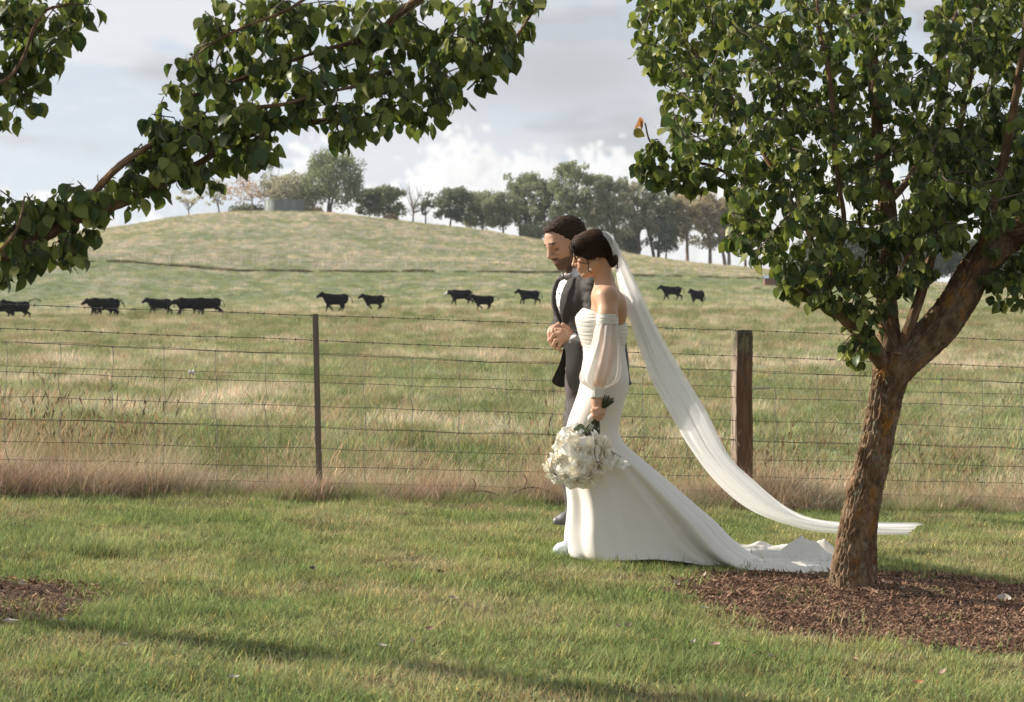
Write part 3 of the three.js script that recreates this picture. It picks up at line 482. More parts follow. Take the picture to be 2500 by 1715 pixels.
function pearTree(name, label, base, opt) {
  const { trunk, limbs, zones, leaf, seed, twigLen, leavesPer } = opt;
  const r = rng(seed), o = thing(name, label, 'tree', base), nodes = [];
  trunk.forEach(t => wpart(t.name ?? 'trunk', limb(t.pts, t.r, { seg: t.seg ?? 150, sub: t.sub ?? 36, bump: barkBump(t.amp ?? 0.009, seed % 17), colour: barkColour(t.lichen ?? 1, seed % 13) }), barkMat, o));
  const addNodes = (pts, step) => { const c = new THREE.CatmullRomCurve3(pts, false, 'centripetal'), n = Math.max(2, Math.round(c.getLength() / step)); for (let i = 1; i <= n; i++) nodes.push(c.getPoint(i / n)); };
  limbs.forEach(l => { wpart('limb', limb(l.pts, l.r, { seg: l.r[0] > 0.02 ? 28 : 12, sub: 10, bump: barkBump(l.r[0] * 0.09, seed % 7), colour: barkColour(l.lichen ?? 0.35, seed % 5) }), barkMat, o); addNodes(l.pts, 0.06); });
  // twig ends spread through the crown, each joined to the nearest wood already there
  const tips = [];
  for (const z of zones) { const xs = z.poly.map(q => q[0]), ys = z.poly.map(q => q[1]), x0 = Math.min(...xs), x1 = Math.max(...xs), y0 = Math.min(...ys), y1 = Math.max(...ys); let n = 0, guard = 0; while (n < z.n && guard++ < z.n * 40) { const px = lerp(x0, x1, r()), py = lerp(y0, y1, r()); if (!inPoly(px, py, z.poly)) continue; tips.push(at(px, py, z.D + (r() + r() - 1) * z.deep)); n++; } }
  const best = tips.map(t => { let b = 0, d = 1e9; nodes.forEach((q, i) => { const e = q.distanceToSquared(t); if (e < d) { d = e; b = i; } }); return [d, b]; }), left = new Set(tips.keys()), twigs = [], leaves = [];
  while (left.size) {
    let k = -1, d = 1e9; for (const i of left) if (best[i][0] < d) { d = best[i][0]; k = i; }
    left.delete(k); const a = nodes[best[k][1]], b = tips[k], L = a.distanceTo(b); if (L < 0.01) continue;
    const mid = a.clone().lerp(b, 0.5); mid.y += (r() - 0.25) * 0.12 * L; mid.x += (r() - 0.5) * 0.25 * L; mid.z += (r() - 0.5) * 0.25 * L;
    const c = new THREE.QuadraticBezierCurve3(a, mid, b), n = Math.max(2, Math.round(L / 0.06)), pts = c.getPoints(n);
    twigs.push(limb([pts[0], pts[Math.floor(n / 2)] ?? mid, pts[n]], [0.0026 + 0.006 * clamp(L), 0.0019], { seg: 5, sub: 3, cap: false }));
    const from = nodes.length; for (let i = 1; i <= n; i++) nodes.push(pts[i]);
    for (const i of left) for (let m = from; m < nodes.length; m++) { const e = nodes[m].distanceToSquared(tips[i]) * 1.1; if (e < best[i][0]) best[i] = [e, m]; }
    const cnt = Math.round(leavesPer * (0.7 + 0.6 * r()) * clamp(L / twigLen, 0.7, 1.5)), dirT = b.clone().sub(a).normalize();
    for (let i = 0; i < cnt; i++) leaves.push({ p: c.getPoint(1 - 0.95 * r() * r() - 0.0).add(V((r() - 0.5) * 0.03, (r() - 0.5) * 0.03, (r() - 0.5) * 0.03)), d: dirT });
  }
  tag(wpart('twigs', mergeGeometries(twigs), twigMat, o), null, null, null, 'stuff');
  leaves.forEach(l => {
    const dir = l.d.clone().multiplyScalar(0.35).add(V((r() - 0.5) * 1.5, -0.75 - 0.5 * r(), (r() - 0.5) * 1.5)).normalize(), nrm = V((r() - 0.5) * 1.6, 0.5 + r(), (r() - 0.5) * 1.6 + 0.2).normalize();
    const x = dir.clone().cross(nrm).normalize(), z = x.clone().cross(dir).normalize(), s = leaf * (0.45 + 0.85 * r());
    l.m = new THREE.Matrix4().makeBasis(x, dir, z).scale(V(s, s, s)); l.m.setPosition(l.p.clone().addScaledVector(dir, s * 0.42));
    l.v = Math.floor(r() * LEAVES.length); l.t = r() < 0.12 ? 3 : Math.floor(r() * 3); l.D = -l.p.z; const px = l.p.x / l.D * FPX + CX, py = HORIZON - (l.p.y - EYE) / l.D * FPX; l.in = px > 0 && px < 2500 && py > 0 && py < 1715; l.s = s;
  });
  const near = leaves.filter(l => l.in).sort((a, b) => b.s / b.D - a.s / a.D - 0.04 * (b.D - a.D) * 0 ).slice(0, 900).sort((a, b) => a.D - b.D).slice(0, 300); near.forEach(l => { l.own = true; });
  const inv = new THREE.Matrix4().makeTranslation(-base.x, -base.y, -base.z);
  for (const l of near) { const m = shadows(new THREE.Mesh(LEAVES[l.v], leafMats[l.t])); m.name = 'leaf'; m.matrixAutoUpdate = true; inv.clone().multiply(l.m).decompose(m.position, m.quaternion, m.scale); o.add(m); }
  const p = [], nn = [], c = [], idx = [], q = V(0, 0, 0), nm = new THREE.Matrix3();
  for (const l of leaves) if (!l.own) { const g = LEAVES[l.v], P = g.attributes.position, N = g.attributes.normal, k = p.length / 3, tone = 0.65 + 0.7 * r(), col = LEAF_TONES[l.t].map(v => v * tone); nm.getNormalMatrix(l.m); for (let i = 0; i < P.count; i++) { q.fromBufferAttribute(P, i).applyMatrix4(l.m); p.push(q.x, q.y, q.z); q.fromBufferAttribute(N, i).applyMatrix3(nm).normalize(); nn.push(q.x, q.y, q.z); c.push(...col); } for (const i of g.index.array) idx.push(k + i); }
  for (const [px, py, DD, tone, sz] of (opt.turning ?? [])) { const q = at(px, py, DD), m = shadows(new THREE.Mesh(LEAVES[Math.floor(r() * 5)], tone)); m.name = 'leaf'; m.position.copy(q.sub(base)); m.rotation.set((r() - 0.5) * 1.2, (r() - 0.5) * 2, 2.2 + r() * 2); m.scale.setScalar(sz); m.userData.label = 'turning leaf'; o.add(m); }
  tag(wpart('foliage', geo(p, idx, c, nn), leafMatV, o), null, null, null, 'stuff');
  console.log(name, 'leaves', leaves.length, 'twigs', twigs.length);
  return o;
}
{
  const D = 9.15, T = (px, py, dz = 0) => at(px, py, D - dz), pxm = FPX / D, w = (x) => x / pxm / 2;
  pearTree('pear_tree', 'leaning pear tree with furrowed lichen-spotted trunk growing from bark mulch', V(TREE_R.x, groundY(TREE_R.x, TREE_R.z), TREE_R.z), {
    turning: [[1562, 286, 8.95, mat([0.42, 0.20, 0.075], 0.9, leafLook), 0.062], [1568, 296, 8.94, mat([0.38, 0.18, 0.07], 0.9, leafLook), 0.058], [1548, 318, 8.94, mat([0.24, 0.22, 0.05], 0.9, leafLook), 0.058], [1606, 316, 8.94, mat([0.26, 0.25, 0.07], 0.9, leafLook), 0.06]],
    seed: 1201, leaf: 0.051, twigLen: 0.15, leavesPer: 12,
    trunk: [
      { name: 'trunk', pts: [T(2076, 1500), T(2083, 1440), T(2096, 1293), T(2125, 1152), T(2149, 1039), T(2168, 954), T(2180, 900), T(2186, 862)], r: [w(160), w(118), w(90), w(80), w(76), w(78), w(90), w(96)], amp: 0.0068, sub: 52 },
      { name: 'limb', pts: [T(2160, 930), T(2215, 872), T(2290, 805), T(2342, 735), T(2392, 650), T(2455, 585), T(2560, 548, 0.1), T(2700, 470, 0.2)], r: [w(80), w(88), w(88), w(86), w(82), w(76), w(70), w(58)], sub: 36, amp: 0.0066, seg: 130 },
    ],
    limbs: [
      { pts: [T(2176, 890), T(2172, 800), T(2166, 715), T(2174, 600), T(2168, 518, -0.05), T(2158, 424, -0.1), T(2145, 330), T(2130, 141), T(2112, 0), T(2090, -250)], r: [w(60), w(50), w(47), w(42), w(36), w(28), w(20), w(12)] },
      { pts: [T(2200, 850), T(2218, 806, 0.06), T(2250, 715, 0.1), T(2278, 612, 0.12), T(2300, 520, 0.12), T(2340, 330, 0.05), T(2370, 180), T(2390, 0)], r: [w(30), w(27), w(24), w(22), w(19), w(14), w(9)] },
      { pts: [T(2165, 900), T(2136, 856, 0.08), T(2094, 800, 0.14), T(2046, 757, 0.2), T(2008, 734, 0.24), T(1965, 716, 0.26), T(1915, 690, 0.2)], r: [w(42), w(46), w(42), w(34), w(24), w(13)] },
      { pts: [T(2020, 742, 0.23), T(2023, 715, 0.23), T(2020, 675, 0.22), T(2003, 645, 0.2), T(1972, 560, 0.1), T(1935, 430, 0), T(1914, 254, 0), T(1839, 47), T(1800, -120)], r: [w(18), w(17), w(15), w(14), w(12), w(10), w(8)] },
      { pts: [T(2021, 690, 0.22), T(2036, 650, 0.25), T(2062, 560, 0.3), T(2050, 460, 0.3), T(2040, 376, 0.3), T(2027, 202, 0.3), T(2000, 60, 0.2), T(1990, -150)], r: [w(13), w(12), w(12), w(13), w(12), w(9), w(6)] },
      { pts: [T(1972, 560, 0.1), T(1890, 420, -0.1), T(1792, 249, -0.2), T(1720, 160, -0.2), T(1655, 70, -0.2), T(1600, -60)], r: [w(12), w(12), w(13), w(11), w(7)] },
      { pts: [T(1890, 420, -0.1), T(1800, 430, 0.1), T(1720, 400, 0.2), T(1660, 395, 0.2), T(1590, 350, 0.2), T(1575, 300, 0.2)], r: [w(9), w(8), w(6), w(5), w(3)] },
      { pts: [T(2165, 500, -0.05), T(2230, 420, -0.4), T(2300, 250, -0.6), T(2330, 60, -0.7), T(2350, -200, -0.6)], r: [w(20), w(18), w(13), w(7)] },
      { pts: [T(2390, 640), T(2430, 480, 0.3), T(2470, 300, 0.45), T(2500, 100, 0.5), T(2520, -100, 0.5)], r: [w(26), w(22), w(15), w(9)] },
      { pts: [T(2290, 560, 0.12), T(2220, 620, 0.35), T(2190, 680, 0.4)], r: [w(9), w(8), w(5)] },
      { pts: [T(2186, 845, 0.1), T(2150, 780, 0.2), T(2138, 690, 0.22)], r: [w(6), w(5), w(3)] },
      { pts: [T(2150, 872, 0.1), T(2110, 845, 0.2), T(2085, 815, 0.24), T(2060, 840, 0.25)], r: [w(5), w(4), w(2)] },
    ],
    zones: [
      { D: 9.08, deep: 1.05, n: 1050, poly: [[1530, -40], [1545, 70], [1600, 205], [1640, 285], [1650, 400], [1775, 440], [1775, 590], [1845, 630], [1870, 670], [1930, 705], [2010, 690], [2080, 660], [2170, 600], [2290, 560], [2400, 520], [2520, 520], [2520, 60], [2290, 100], [2260, 130], [2215, 90], [2195, -40]] },
      { D: 9.08, deep: 1.0, n: 110, poly: [[2285, -40], [2285, 110], [2520, 120], [2520, -40]] },
      { D: 9.05, deep: 0.6, n: 120, poly: [[2230, 330], [2230, 560], [2330, 600], [2400, 590], [2520, 500], [2520, 250]] },
      { D: 8.88, deep: 0.12, n: 34, poly: [[1552, 300], [1560, 400], [1590, 450], [1650, 450], [1760, 440], [1700, 360], [1600, 330]] },
      { D: 8.93, deep: 0.3, n: 60, poly: [[1890, 620], [1905, 690], [1960, 725], [2040, 745], [2110, 760], [2140, 720], [2120, 620]] },
      { D: 8.98, deep: 0.35, n: 60, poly: [[2120, 560], [2120, 700], [2180, 720], [2240, 690], [2300, 640], [2350, 560]] },
      { D: 8.93, deep: 0.06, n: 10, poly: [[2050, 795], [2040, 870], [2080, 890], [2130, 830], [2100, 790]] },
      { D: 8.93, deep: 0.08, n: 8, poly: [[2100, 720], [2110, 800], [2150, 800], [2160, 720]] },
      { D: 9.08, deep: 0.2, n: 30, poly: [[2390, 640], [2400, 740], [2480, 740], [2520, 690], [2520, 560], [2430, 580]] },
      { D: 9.13, deep: 1.3, n: 380, poly: [[1540, -60], [2520, -60], [2520, 560], [2620, 620], [3100, 560], [3250, 100], [3100, -500], [2700, -900], [1900, -900], [1600, -500]] },
    ],
  });
}
{
  const D = 7.25, T = (px, py, dz = 0) => at(px, py, D - dz), pxm = FPX / D, w = (x) => x / pxm / 2, gy = groundY(TREE_L.x, TREE_L.z);
  const base = V(TREE_L.x, gy, TREE_L.z);
  pearTree('pear_tree', 'pear tree whose leafy boughs overhang the top left of the lawn', base, {
    seed: 457, leaf: 0.055, twigLen: 0.145, leavesPer: 8,
    trunk: [{ name: 'trunk', pts: [V(base.x, gy - 0.1, base.z), V(base.x, gy + 0.35, base.z), V(base.x + 0.04, gy + 0.8, base.z), V(base.x + 0.12, gy + 1.15, base.z)], r: [0.13, 0.11, 0.105, 0.10], seg: 40, sub: 20 }],
    limbs: [
      { pts: [V(base.x + 0.1, gy + 1.05, base.z), T(-150, 690), T(0, 632), T(108, 575), T(190, 534), T(289, 497), T(361, 466), T(429, 431), T(479, 402), T(548, 360), T(640, 320), T(760, 300), T(900, 290), T(1000, 285)], r: [0.05, w(46), w(34), w(27), w(24), w(22), w(20), w(17), w(14), w(11), w(7)] },
      { pts: [T(60, 598), T(172, 512), T(208, 492), T(271, 424, 0.05), T(325, 380, 0.08), T(393, 343, 0.1), T(470, 315, 0.1), T(605, 267, 0.1), T(694, 254, 0.1), T(800, 225, 0.1), T(930, 200, 0.1)], r: [w(20), w(19), w(17), w(14), w(10), w(6)] },
      { pts: [V(base.x + 0.1, gy + 1.05, base.z), V(base.x + 0.25, gy + 2.0, base.z + 0.1), T(200, -420, 0.1), T(700, -330, 0.1), T(1150, -150, 0.1), T(1085, -60, 0.1), T(1017, 0, 0.1), T(978, 30, 0.1), T(905, 90, 0.1), T(810, 116, 0.1), T(707, 151, 0.1), T(552, 207, 0.1), T(470, 235, 0.1)], r: [0.07, 0.06, 0.045, 0.03, w(22), w(16), w(14), w(9), w(6), w(4)] },
      { pts: [T(1150, -150, 0.1), T(1340, -60), T(1320, 0), T(1297, 34), T(1240, 120), T(1172, 189), T(1140, 220)], r: [w(12), w(10), w(7), w(6), w(4)] },
      { pts: [T(1085, -60, 0.1), T(800, -30, 0.2), T(690, 30, 0.25), T(610, 60, 0.25), T(520, 105, 0.25), T(460, 150, 0.2)], r: [w(12), w(9), w(7), w(6), w(3)] },
      { pts: [T(1150, -150, 0.1), T(1200, 0, 0.05), T(1150, 110, 0.05), T(1050, 180, 0.0), T(940, 285, 0)], r: [w(12), w(9), w(7), w(4)] },
      { pts: [V(base.x + 0.2, gy + 1.7, base.z + 0.1), T(-120, 60, 0.2), T(0, 200, 0.25), T(50, 150, 0.25), T(105, 30, 0.2), T(170, 10, 0.2)], r: [0.03, w(13), w(9), w(7), w(4)] },
      { pts: [T(-60, 655), T(-20, 630, 0.1), T(40, 560, 0.12), T(60, 480, 0.1)], r: [w(12), w(8), w(4)] },
    ],
    zones: [
      { D: 7.25, deep: 0.19, n: 84, poly: [[-30, -20], [235, -20], [225, 40], [170, 60], [150, 170], [120, 220], [80, 260], [55, 280], [0, 300], [-30, 310]] },
      { D: 7.25, deep: 0.14, n: 125, poly: [[-20, 460], [60, 440], [130, 460], [200, 430], [270, 420], [300, 350], [350, 345], [400, 350], [400, 460], [340, 500], [300, 500], [250, 540], [190, 620], [100, 620], [30, 660], [-20, 670]] },
      { D: 7.20, deep: 0.28, n: 390, poly: [[490, -20], [480, 60], [430, 95], [430, 150], [400, 210], [395, 270], [420, 300], [430, 380], [520, 470], [535, 400], [620, 380], [690, 320], [760, 320], [830, 330], [1000, 310], [1080, 290], [1120, 230], [1180, 200], [1250, 130], [1290, 40], [1320, -20]] },
      { D: 7.20, deep: 0.22, n: 40, poly: [[360, 270], [450, 300], [470, 420], [400, 400]] },
      { D: 7.20, deep: 0.17, n: 22, poly: [[1150, 30], [1150, 200], [1220, 170], [1300, 30]] },
      { D: 7.10, deep: 0.78, n: 110, poly: [[-700, -60], [1350, -60], [1200, -480], [200, -800], [-900, -600]] },
      { D: 7.20, deep: 0.70, n: 40, poly: [[-800, 0], [-60, 0], [-60, 520], [-700, 450]] },
    ],
  });
}
console.log('near trees done');

// ================================================================ trees and tank on the hill
// kinds of crown: 'round' dense dome, 'gum' open layered eucalypt, 'bare' leafless, 'shrub', 'cone'
const hillBark = mat([0.15, 0.115, 0.095], 0.95), paleBark = mat([0.30, 0.23, 0.19], 0.95);
const crownMats = { dull: [0.288, 0.295, 0.171], green: [0.255, 0.278, 0.141], dark: [0.173, 0.191, 0.111], tan: [0.445, 0.374, 0.223], grey: [0.428, 0.406, 0.283], brown: [0.461, 0.327, 0.216] };
for (const k in crownMats) crownMats[k] = mat([1, 1, 1], 0.95, { vertexColors: true, transmission: 0.45, thickness: 0, specularIntensity: 0.4, userData: { base: crownMats[k] } });
function hillTree(name, label, [px, py, topPy, half], kind, tone, D = 384, seed = 1) {
  const r = rng(seed * 7919 + Math.round(px)), b = at(px, py, D), x = b.x, z = -D, y = groundY(x, z), H = (py - topPy) / FPX * D, W = half / FPX * D * (kind === 'gum' ? 1.48 : kind === 'round' ? 1.08 : 1);
  const o = thing(name, label, kind === 'shrub' ? 'shrub' : 'tree', V(x, y, z), 'trees on the hill');
  const clumps = [], woods = [];
  const lean = (r() - 0.5) * 0.12 * H, trunkTop = V(lean, H * (kind === 'round' ? 0.42 : 0.5), 0);
  if (kind !== 'shrub') {
    const r0 = Math.max(0.15, H * 0.028);
    const stems = kind === 'gum' || kind === 'bare' ? 1 + (r() < 0.45 ? 1 : 0) : kind === 'round' ? 2 : 1;
    for (let s = 0; s < stems; s++) {
      const ox = s * (r() - 0.5) * W * 0.8, tip = V(trunkTop.x + ox * 1.3, trunkTop.y * (0.9 + 0.2 * r()), (r() - 0.5) * W * 0.3);
      woods.push(limb([V(ox * 0.4, -0.4, 0), V(ox * 0.6, H * 0.16, 0), tip], [r0, r0 * 0.8, r0 * 0.5], { seg: 7, sub: 4 }));
      const nb = kind === 'bare' ? 16 : 7 + Math.floor(r() * 3);
      for (let i = 0; i < nb; i++) {
        const a = r() * 6.28, up = kind === 'bare' ? 0.35 + 0.65 * r() : 0.5 + 0.45 * r(), e = V(lean + Math.cos(a) * W * (0.35 + 0.6 * r()), H * up, Math.sin(a) * W * (0.35 + 0.5 * r())), s0 = V(0, 0, 0).lerpVectors(V(ox * 0.6, H * 0.16, 0), tip, 0.35 + 0.65 * r());
        const m = s0.clone().lerp(e, 0.5); m.y -= 0.05 * H * r(); woods.push(limb([s0, m, e], [r0 * 0.42, r0 * 0.28, r0 * 0.1], { seg: 5, sub: 3 }));
        clumps.push([e, 1]);
        if (kind === 'bare') for (let q = 0; q < 5; q++) { const e2 = e.clone().add(V((r() - 0.5) * W * 0.7, H * (0.05 + 0.14 * r()), (r() - 0.5) * W * 0.5)); woods.push(limb([m.clone().lerp(e, 0.3 + 0.7 * r()), e2], [r0 * 0.16, r0 * 0.05], { seg: 4, sub: 1 })); }
      }
    }
    wpartLocal('trunk', mergeGeometries(woods), tone === 'tan' || tone === 'brown' ? paleBark : hillBark, o);
  }
  if (kind !== 'bare') {
    const p = [], c = [], nn = [], base = crownMats[tone].userData.base;
    const N = { round: 50, gum: 54, shrub: 20, cone: 30, sparse: 11 }[kind] ?? 22;
    for (let i = 0; i < N; i++) {
      const a = r() * 6.28, q = Math.sqrt(r()), h = r();
      if (kind === 'round') { const el = Math.acos(1 - 1.55 * h); clumps.push([V(lean + Math.cos(a) * W * 0.86 * Math.sin(el), H * (0.50 + 0.44 * Math.cos(el)), Math.sin(a) * W * 0.8 * Math.sin(el)), 1.15]); }
      else if (kind === 'shrub') clumps.push([V(Math.cos(a) * W * 0.8 * q, H * (0.2 + 0.62 * h * (1 - 0.5 * q)), Math.sin(a) * W * 0.6 * q), 1.3]);
      else if (kind === 'cone') clumps.push([V(Math.cos(a) * W * 0.75 * (1 - 0.6 * h) * q, H * (0.28 + 0.64 * h), Math.sin(a) * W * 0.7 * (1 - 0.6 * h) * q), 1.1]);
      else { const hh = (kind === 'sparse' ? 0.36 : 0.25) + (kind === 'sparse' ? 0.58 : 0.70) * Math.pow(h, 0.85), ww = hh > 0.85 ? 0.55 : hh < 0.45 ? 0.95 : 1.15; clumps.push([V(lean + Math.cos(a) * W * 0.82 * q * ww, H * hh, Math.sin(a) * W * 0.75 * q * ww), 1]); }
    }
    const sizeC = Math.max(0.5, W * (kind === 'round' ? 0.27 : kind === 'shrub' ? 0.4 : kind === 'sparse' ? 0.22 : 0.235));
    for (const [cc, sc] of clumps) {
      const cs = sizeC * sc * (0.7 + 0.6 * r()), n = Math.round((kind === 'sparse' ? 46 : 120) * clamp(cs / 1.4, 0.5, 1.6)), tn = 0.78 + 0.5 * r();
      for (let i = 0; i < n; i++) {
        const d = V(r() - 0.5, (r() - 0.5) * 0.8, r() - 0.5).normalize().multiplyScalar(cs * Math.cbrt(r())), q = cc.clone().add(d); if (q.y < H * 0.08) q.y = H * 0.08 + r() * 0.3;
        const s = 0.16 + 0.22 * r(), u = V(r() - 0.5, r() - 0.8, r() - 0.5).normalize(), v = u.clone().cross(V(r() - 0.5, r() - 0.5, r() - 0.5)).normalize(), n0 = u.clone().cross(v).normalize(), nd = n0.multiplyScalar(n0.dot(d) < 0 ? -0.5 : 0.5).add(d.clone().normalize()).add(V(0, 0.2, 0)).normalize();
        const A = q.clone().addScaledVector(u, s), B = q.clone().addScaledVector(v, s * 0.42), C = q.clone().addScaledVector(u, -s), E = q.clone().addScaledVector(v, -s * 0.42), t = tn * (0.8 + 0.4 * r());
        for (const w of [A, B, C, A, C, E]) { p.push(w.x, w.y, w.z); nn.push(nd.x, nd.y, nd.z); c.push(base[0] * t, base[1] * t, base[2] * t); }
      }
    }
    wpartLocal('crown', geo(p, null, c), crownMats[tone], o);
  }
  return o;
}
function wpartLocal(name, g, m, o) { return part(name, g, m, o); }
{
  const d = (x, y, t, h) => [x * 1.0757, y * 1.0757, t * 1.0757, h * 1.0757];
  const G = 'gum', list = [
    ['gum_tree', 'slim sapling on the hill glimpsed under the lowest left bough', d(428, 500, 425, 30), 'sparse', 'grey'],
    ['gum_tree', 'thin half-bare tree standing left of the shrub on the hill', d(497, 492, 402, 32), 'sparse', 'grey'],
    ['gum_tree', 'spreading open gum with russet crown and forked limbs left of the tank', d(572, 488, 398, 62), 'sparse', 'brown'],
    ['gum_tree', 'tall wispy gum whose flat tuft rises highest behind the tank', d(622, 487, 352, 44), 'sparse', 'dark'],
    ['hill_shrub', 'low dark bush at the foot of the forked gum beside the tank', d(563, 490, 462, 36), 'shrub', 'dark'],
    ['gum_tree', 'grey loose-leaved tree directly behind the round tank', d(655, 486, 398, 50), 'gum', 'grey'],
    ['hill_shrub', 'small dark bush against the right side of the tank', d(708, 488, 455, 20), 'shrub', 'brown'],
    ['gum_tree', 'large dome-shaped tree just right of the tank', d(745, 492, 346, 62), 'round', 'green'],
    ['gum_tree', 'small dark tree with split trunk, first right of the dome-shaped tree', d(838, 502, 428, 22), 'gum', 'dark'],
    ['gum_tree', 'olive tree with a brown bush at its foot, left of the bare tree', d(882, 506, 420, 30), 'gum', 'green'],
    ['hill_shrub', 'small brown bush on the crest left of the bare tree', d(888, 507, 490, 16), 'shrub', 'brown'],
    ['bare_tree', 'leafless pale tree alone on the slope', d(937, 514, 420, 36), 'bare', 'grey'],
    ['gum_tree', 'thin dark tree just right of the leafless tree', d(966, 517, 438, 22), 'sparse', 'dark'],
    ['gum_tree', 'dark branching tree, second right of the leafless tree', d(1022, 522, 426, 34), 'gum', 'dark'],
    ['gum_tree', 'leaning spreading tree at the upper end of the dense row', d(1095, 530, 430, 40), 'gum', 'dull'],
    ['gum_tree', 'short full tree right of the leaning spreading tree', d(1142, 536, 440, 32), 'gum', 'dull'],
    ['gum_tree', 'tall gum left of the groom, first peak of the dense row', d(1190, 546, 390, 36), 'gum', 'green'],
    ['gum_tree', 'gum standing just left of the groom head', d(1240, 556, 408, 36), 'gum', 'dull'],
    ['gum_tree', 'tallest gum of the dense row, straight above the groom head', d(1298, 563, 364, 38), 'gum', 'green'],
    ['gum_tree', 'gum rising above the bride hair', d(1348, 570, 390, 34), 'gum', 'dull'],
    ['gum_tree', 'gum behind the top of the veil', d(1398, 576, 402, 36), 'gum', 'dull'],
    ['gum_tree', 'pale leaved gum first right of the veil', d(1448, 583, 408, 40), 'gum', 'grey'],
    ['gum_tree', 'broad gum behind the small dark conical tree', d(1495, 590, 424, 38), 'gum', 'green'],
    ['conical_tree', 'small dense dark conical tree at the front of the row', d(1512, 594, 505, 38), 'cone', 'dark'],
    ['gum_tree', 'tan crowned gum right of the conical tree', d(1560, 600, 422, 42), 'gum', 'tan'],
    ['gum_tree', 'tan gum under the lone left spur of pear leaves', d(1612, 605, 430, 40), 'gum', 'tan'],
    ['gum_tree', 'tan gum beside the left edge of the pear crown', d(1655, 610, 438, 36), 'gum', 'tan'],
    ['gum_tree', 'small open tree at the lower end of the dense row', d(1692, 613, 480, 26), 'sparse', 'dull'],
    ['hill_shrub', 'low scrub filling the row below the tall gums left of the groom', d(1215, 556, 500, 34), 'shrub', 'dull'],
    ['hill_shrub', 'low scrub below the gums behind the veil', d(1425, 584, 520, 30), 'shrub', 'green'],
  ];
  list.forEach((a, i) => hillTree(a[0], a[1], a[2], a[3], a[4], 384 + 5 * Math.sin(i * 2.4), i + 3));
  // dark wood on the far right, seen between the pear limbs
  const spots = [[1850, 628, 545], [1905, 633, 540], [1958, 637, 535], [2010, 641, 540], [2062, 645, 545], [2112, 648, 545], [2160, 650, 555], [2210, 652, 545], [2262, 654, 555], [2312, 656, 560]];
  const where = ['nearest the little shed', 'second from the little shed', 'third from the little shed', 'behind the left pear limbs', 'behind the middle pear limb', 'between the middle and the slim pear limb', 'behind the slim pear limb', 'left of the thick pear limb', 'behind the thick pear limb', 'at the right edge'];
  spots.forEach((s, i) => hillTree('gum_tree', 'dark far gum ' + where[i], d(s[0], s[1] + 2, s[2], 34), 'gum', 'dark', 372, i + 60));
}
{ // round steel water tank
  const D = 366, c = at(694, 526, D), R0 = 97 / 2 / FPX * D, H = 27 / FPX * D, y = groundY(c.x, -D), o = thing('water_tank', 'round grey-green steel water tank on top of the hill', 'tank', V(c.x, y, -D));
  const tones = [[0.185, 0.215, 0.205], [0.165, 0.195, 0.19], [0.205, 0.23, 0.22]].map(q => mat(q, 0.5, { metalness: 0.35 }));
  const n = 16; for (let k = 0; k < n; k++) part('wall_panel', sheet(6, 44, (u, v) => { const a = (k + 0.03 + u * 0.94) / n * Math.PI * 2, rad = R0 + 0.02 * Math.sin(v * 22 * Math.PI * 2 / 2); return V(Math.cos(a) * rad, -0.3 + v * (H + 0.3), Math.sin(a) * rad); }), tones[k % 3], o);
  const ring = new THREE.TorusGeometry(R0 + 0.01, 0.05, 6, 64); ring.rotateX(Math.PI / 2); ring.translate(0, H, 0); part('rim', ring, tones[0], o);
  part('roof', new THREE.ConeGeometry(R0 - 0.05, 0.22, 48, 1, true).translate(0, H + 0.06, 0), tones[1], o);
  for (let k = 0; k < n; k++) { const a = k / n * Math.PI * 2; part('seam', limb([V(Math.cos(a) * (R0 + 0.02), -0.3, Math.sin(a) * (R0 + 0.02)), V(Math.cos(a) * (R0 + 0.02), H, Math.sin(a) * (R0 + 0.02))], [0.035, 0.035], { seg: 6, sub: 1 }), tones[1], o); }
}
{ // little shed past the paddock, half hidden by the pear leaves
  const D = 240, c = at(1885, 683, D), y = groundY(c.x, -D), o = thing('farm_shed', 'tiny red-brown shed with blue-grey roof beside the pear leaves', 'shed', V(c.x, y, -D));
  const red = mat([0.20, 0.10, 0.075], 0.8), roof = mat([0.27, 0.31, 0.36], 0.5);
  const box = (w, h, dd) => new THREE.BoxGeometry(w, h, dd);
  part('wall', box(1.9, 1.0, 1.6).translate(0, 0.4, 0), red, o); part('door', box(0.5, 0.8, 0.05).translate(0.4, 0.4, 0.82), mat([0.12, 0.08, 0.07], 0.8), o);
  const a = box(2.1, 0.06, 1.05); a.rotateX(0.35); a.translate(0, 1.08, 0.46); part('roof_sheet', a, roof, o); const b = box(2.1, 0.06, 1.05); b.rotateX(-0.35); b.translate(0, 1.08, -0.46); part('roof_sheet', b, roof, o);
  const q = at(1846, 686, 225), yy = groundY(q.x, -225), l = thing('fallen_log', 'pale log lying in the paddock left of the little shed', 'log', V(q.x, yy, -225));
  part('log', limb([V(-0.5, 0.16, 0), V(0, 0.15, 0.1), V(0.5, 0.13, 0.1)], [0.13, 0.14, 0.11], { seg: 10, bump: (s, t) => 0.02 * n2(s, t * 5) }), mat([0.42, 0.34, 0.24], 0.9), l);
}
console.log('hill done');

// ================================================================ cattle
const hide = mat([1, 1, 1], 0.8, { vertexColors: true, specularIntensity: 0.15 });
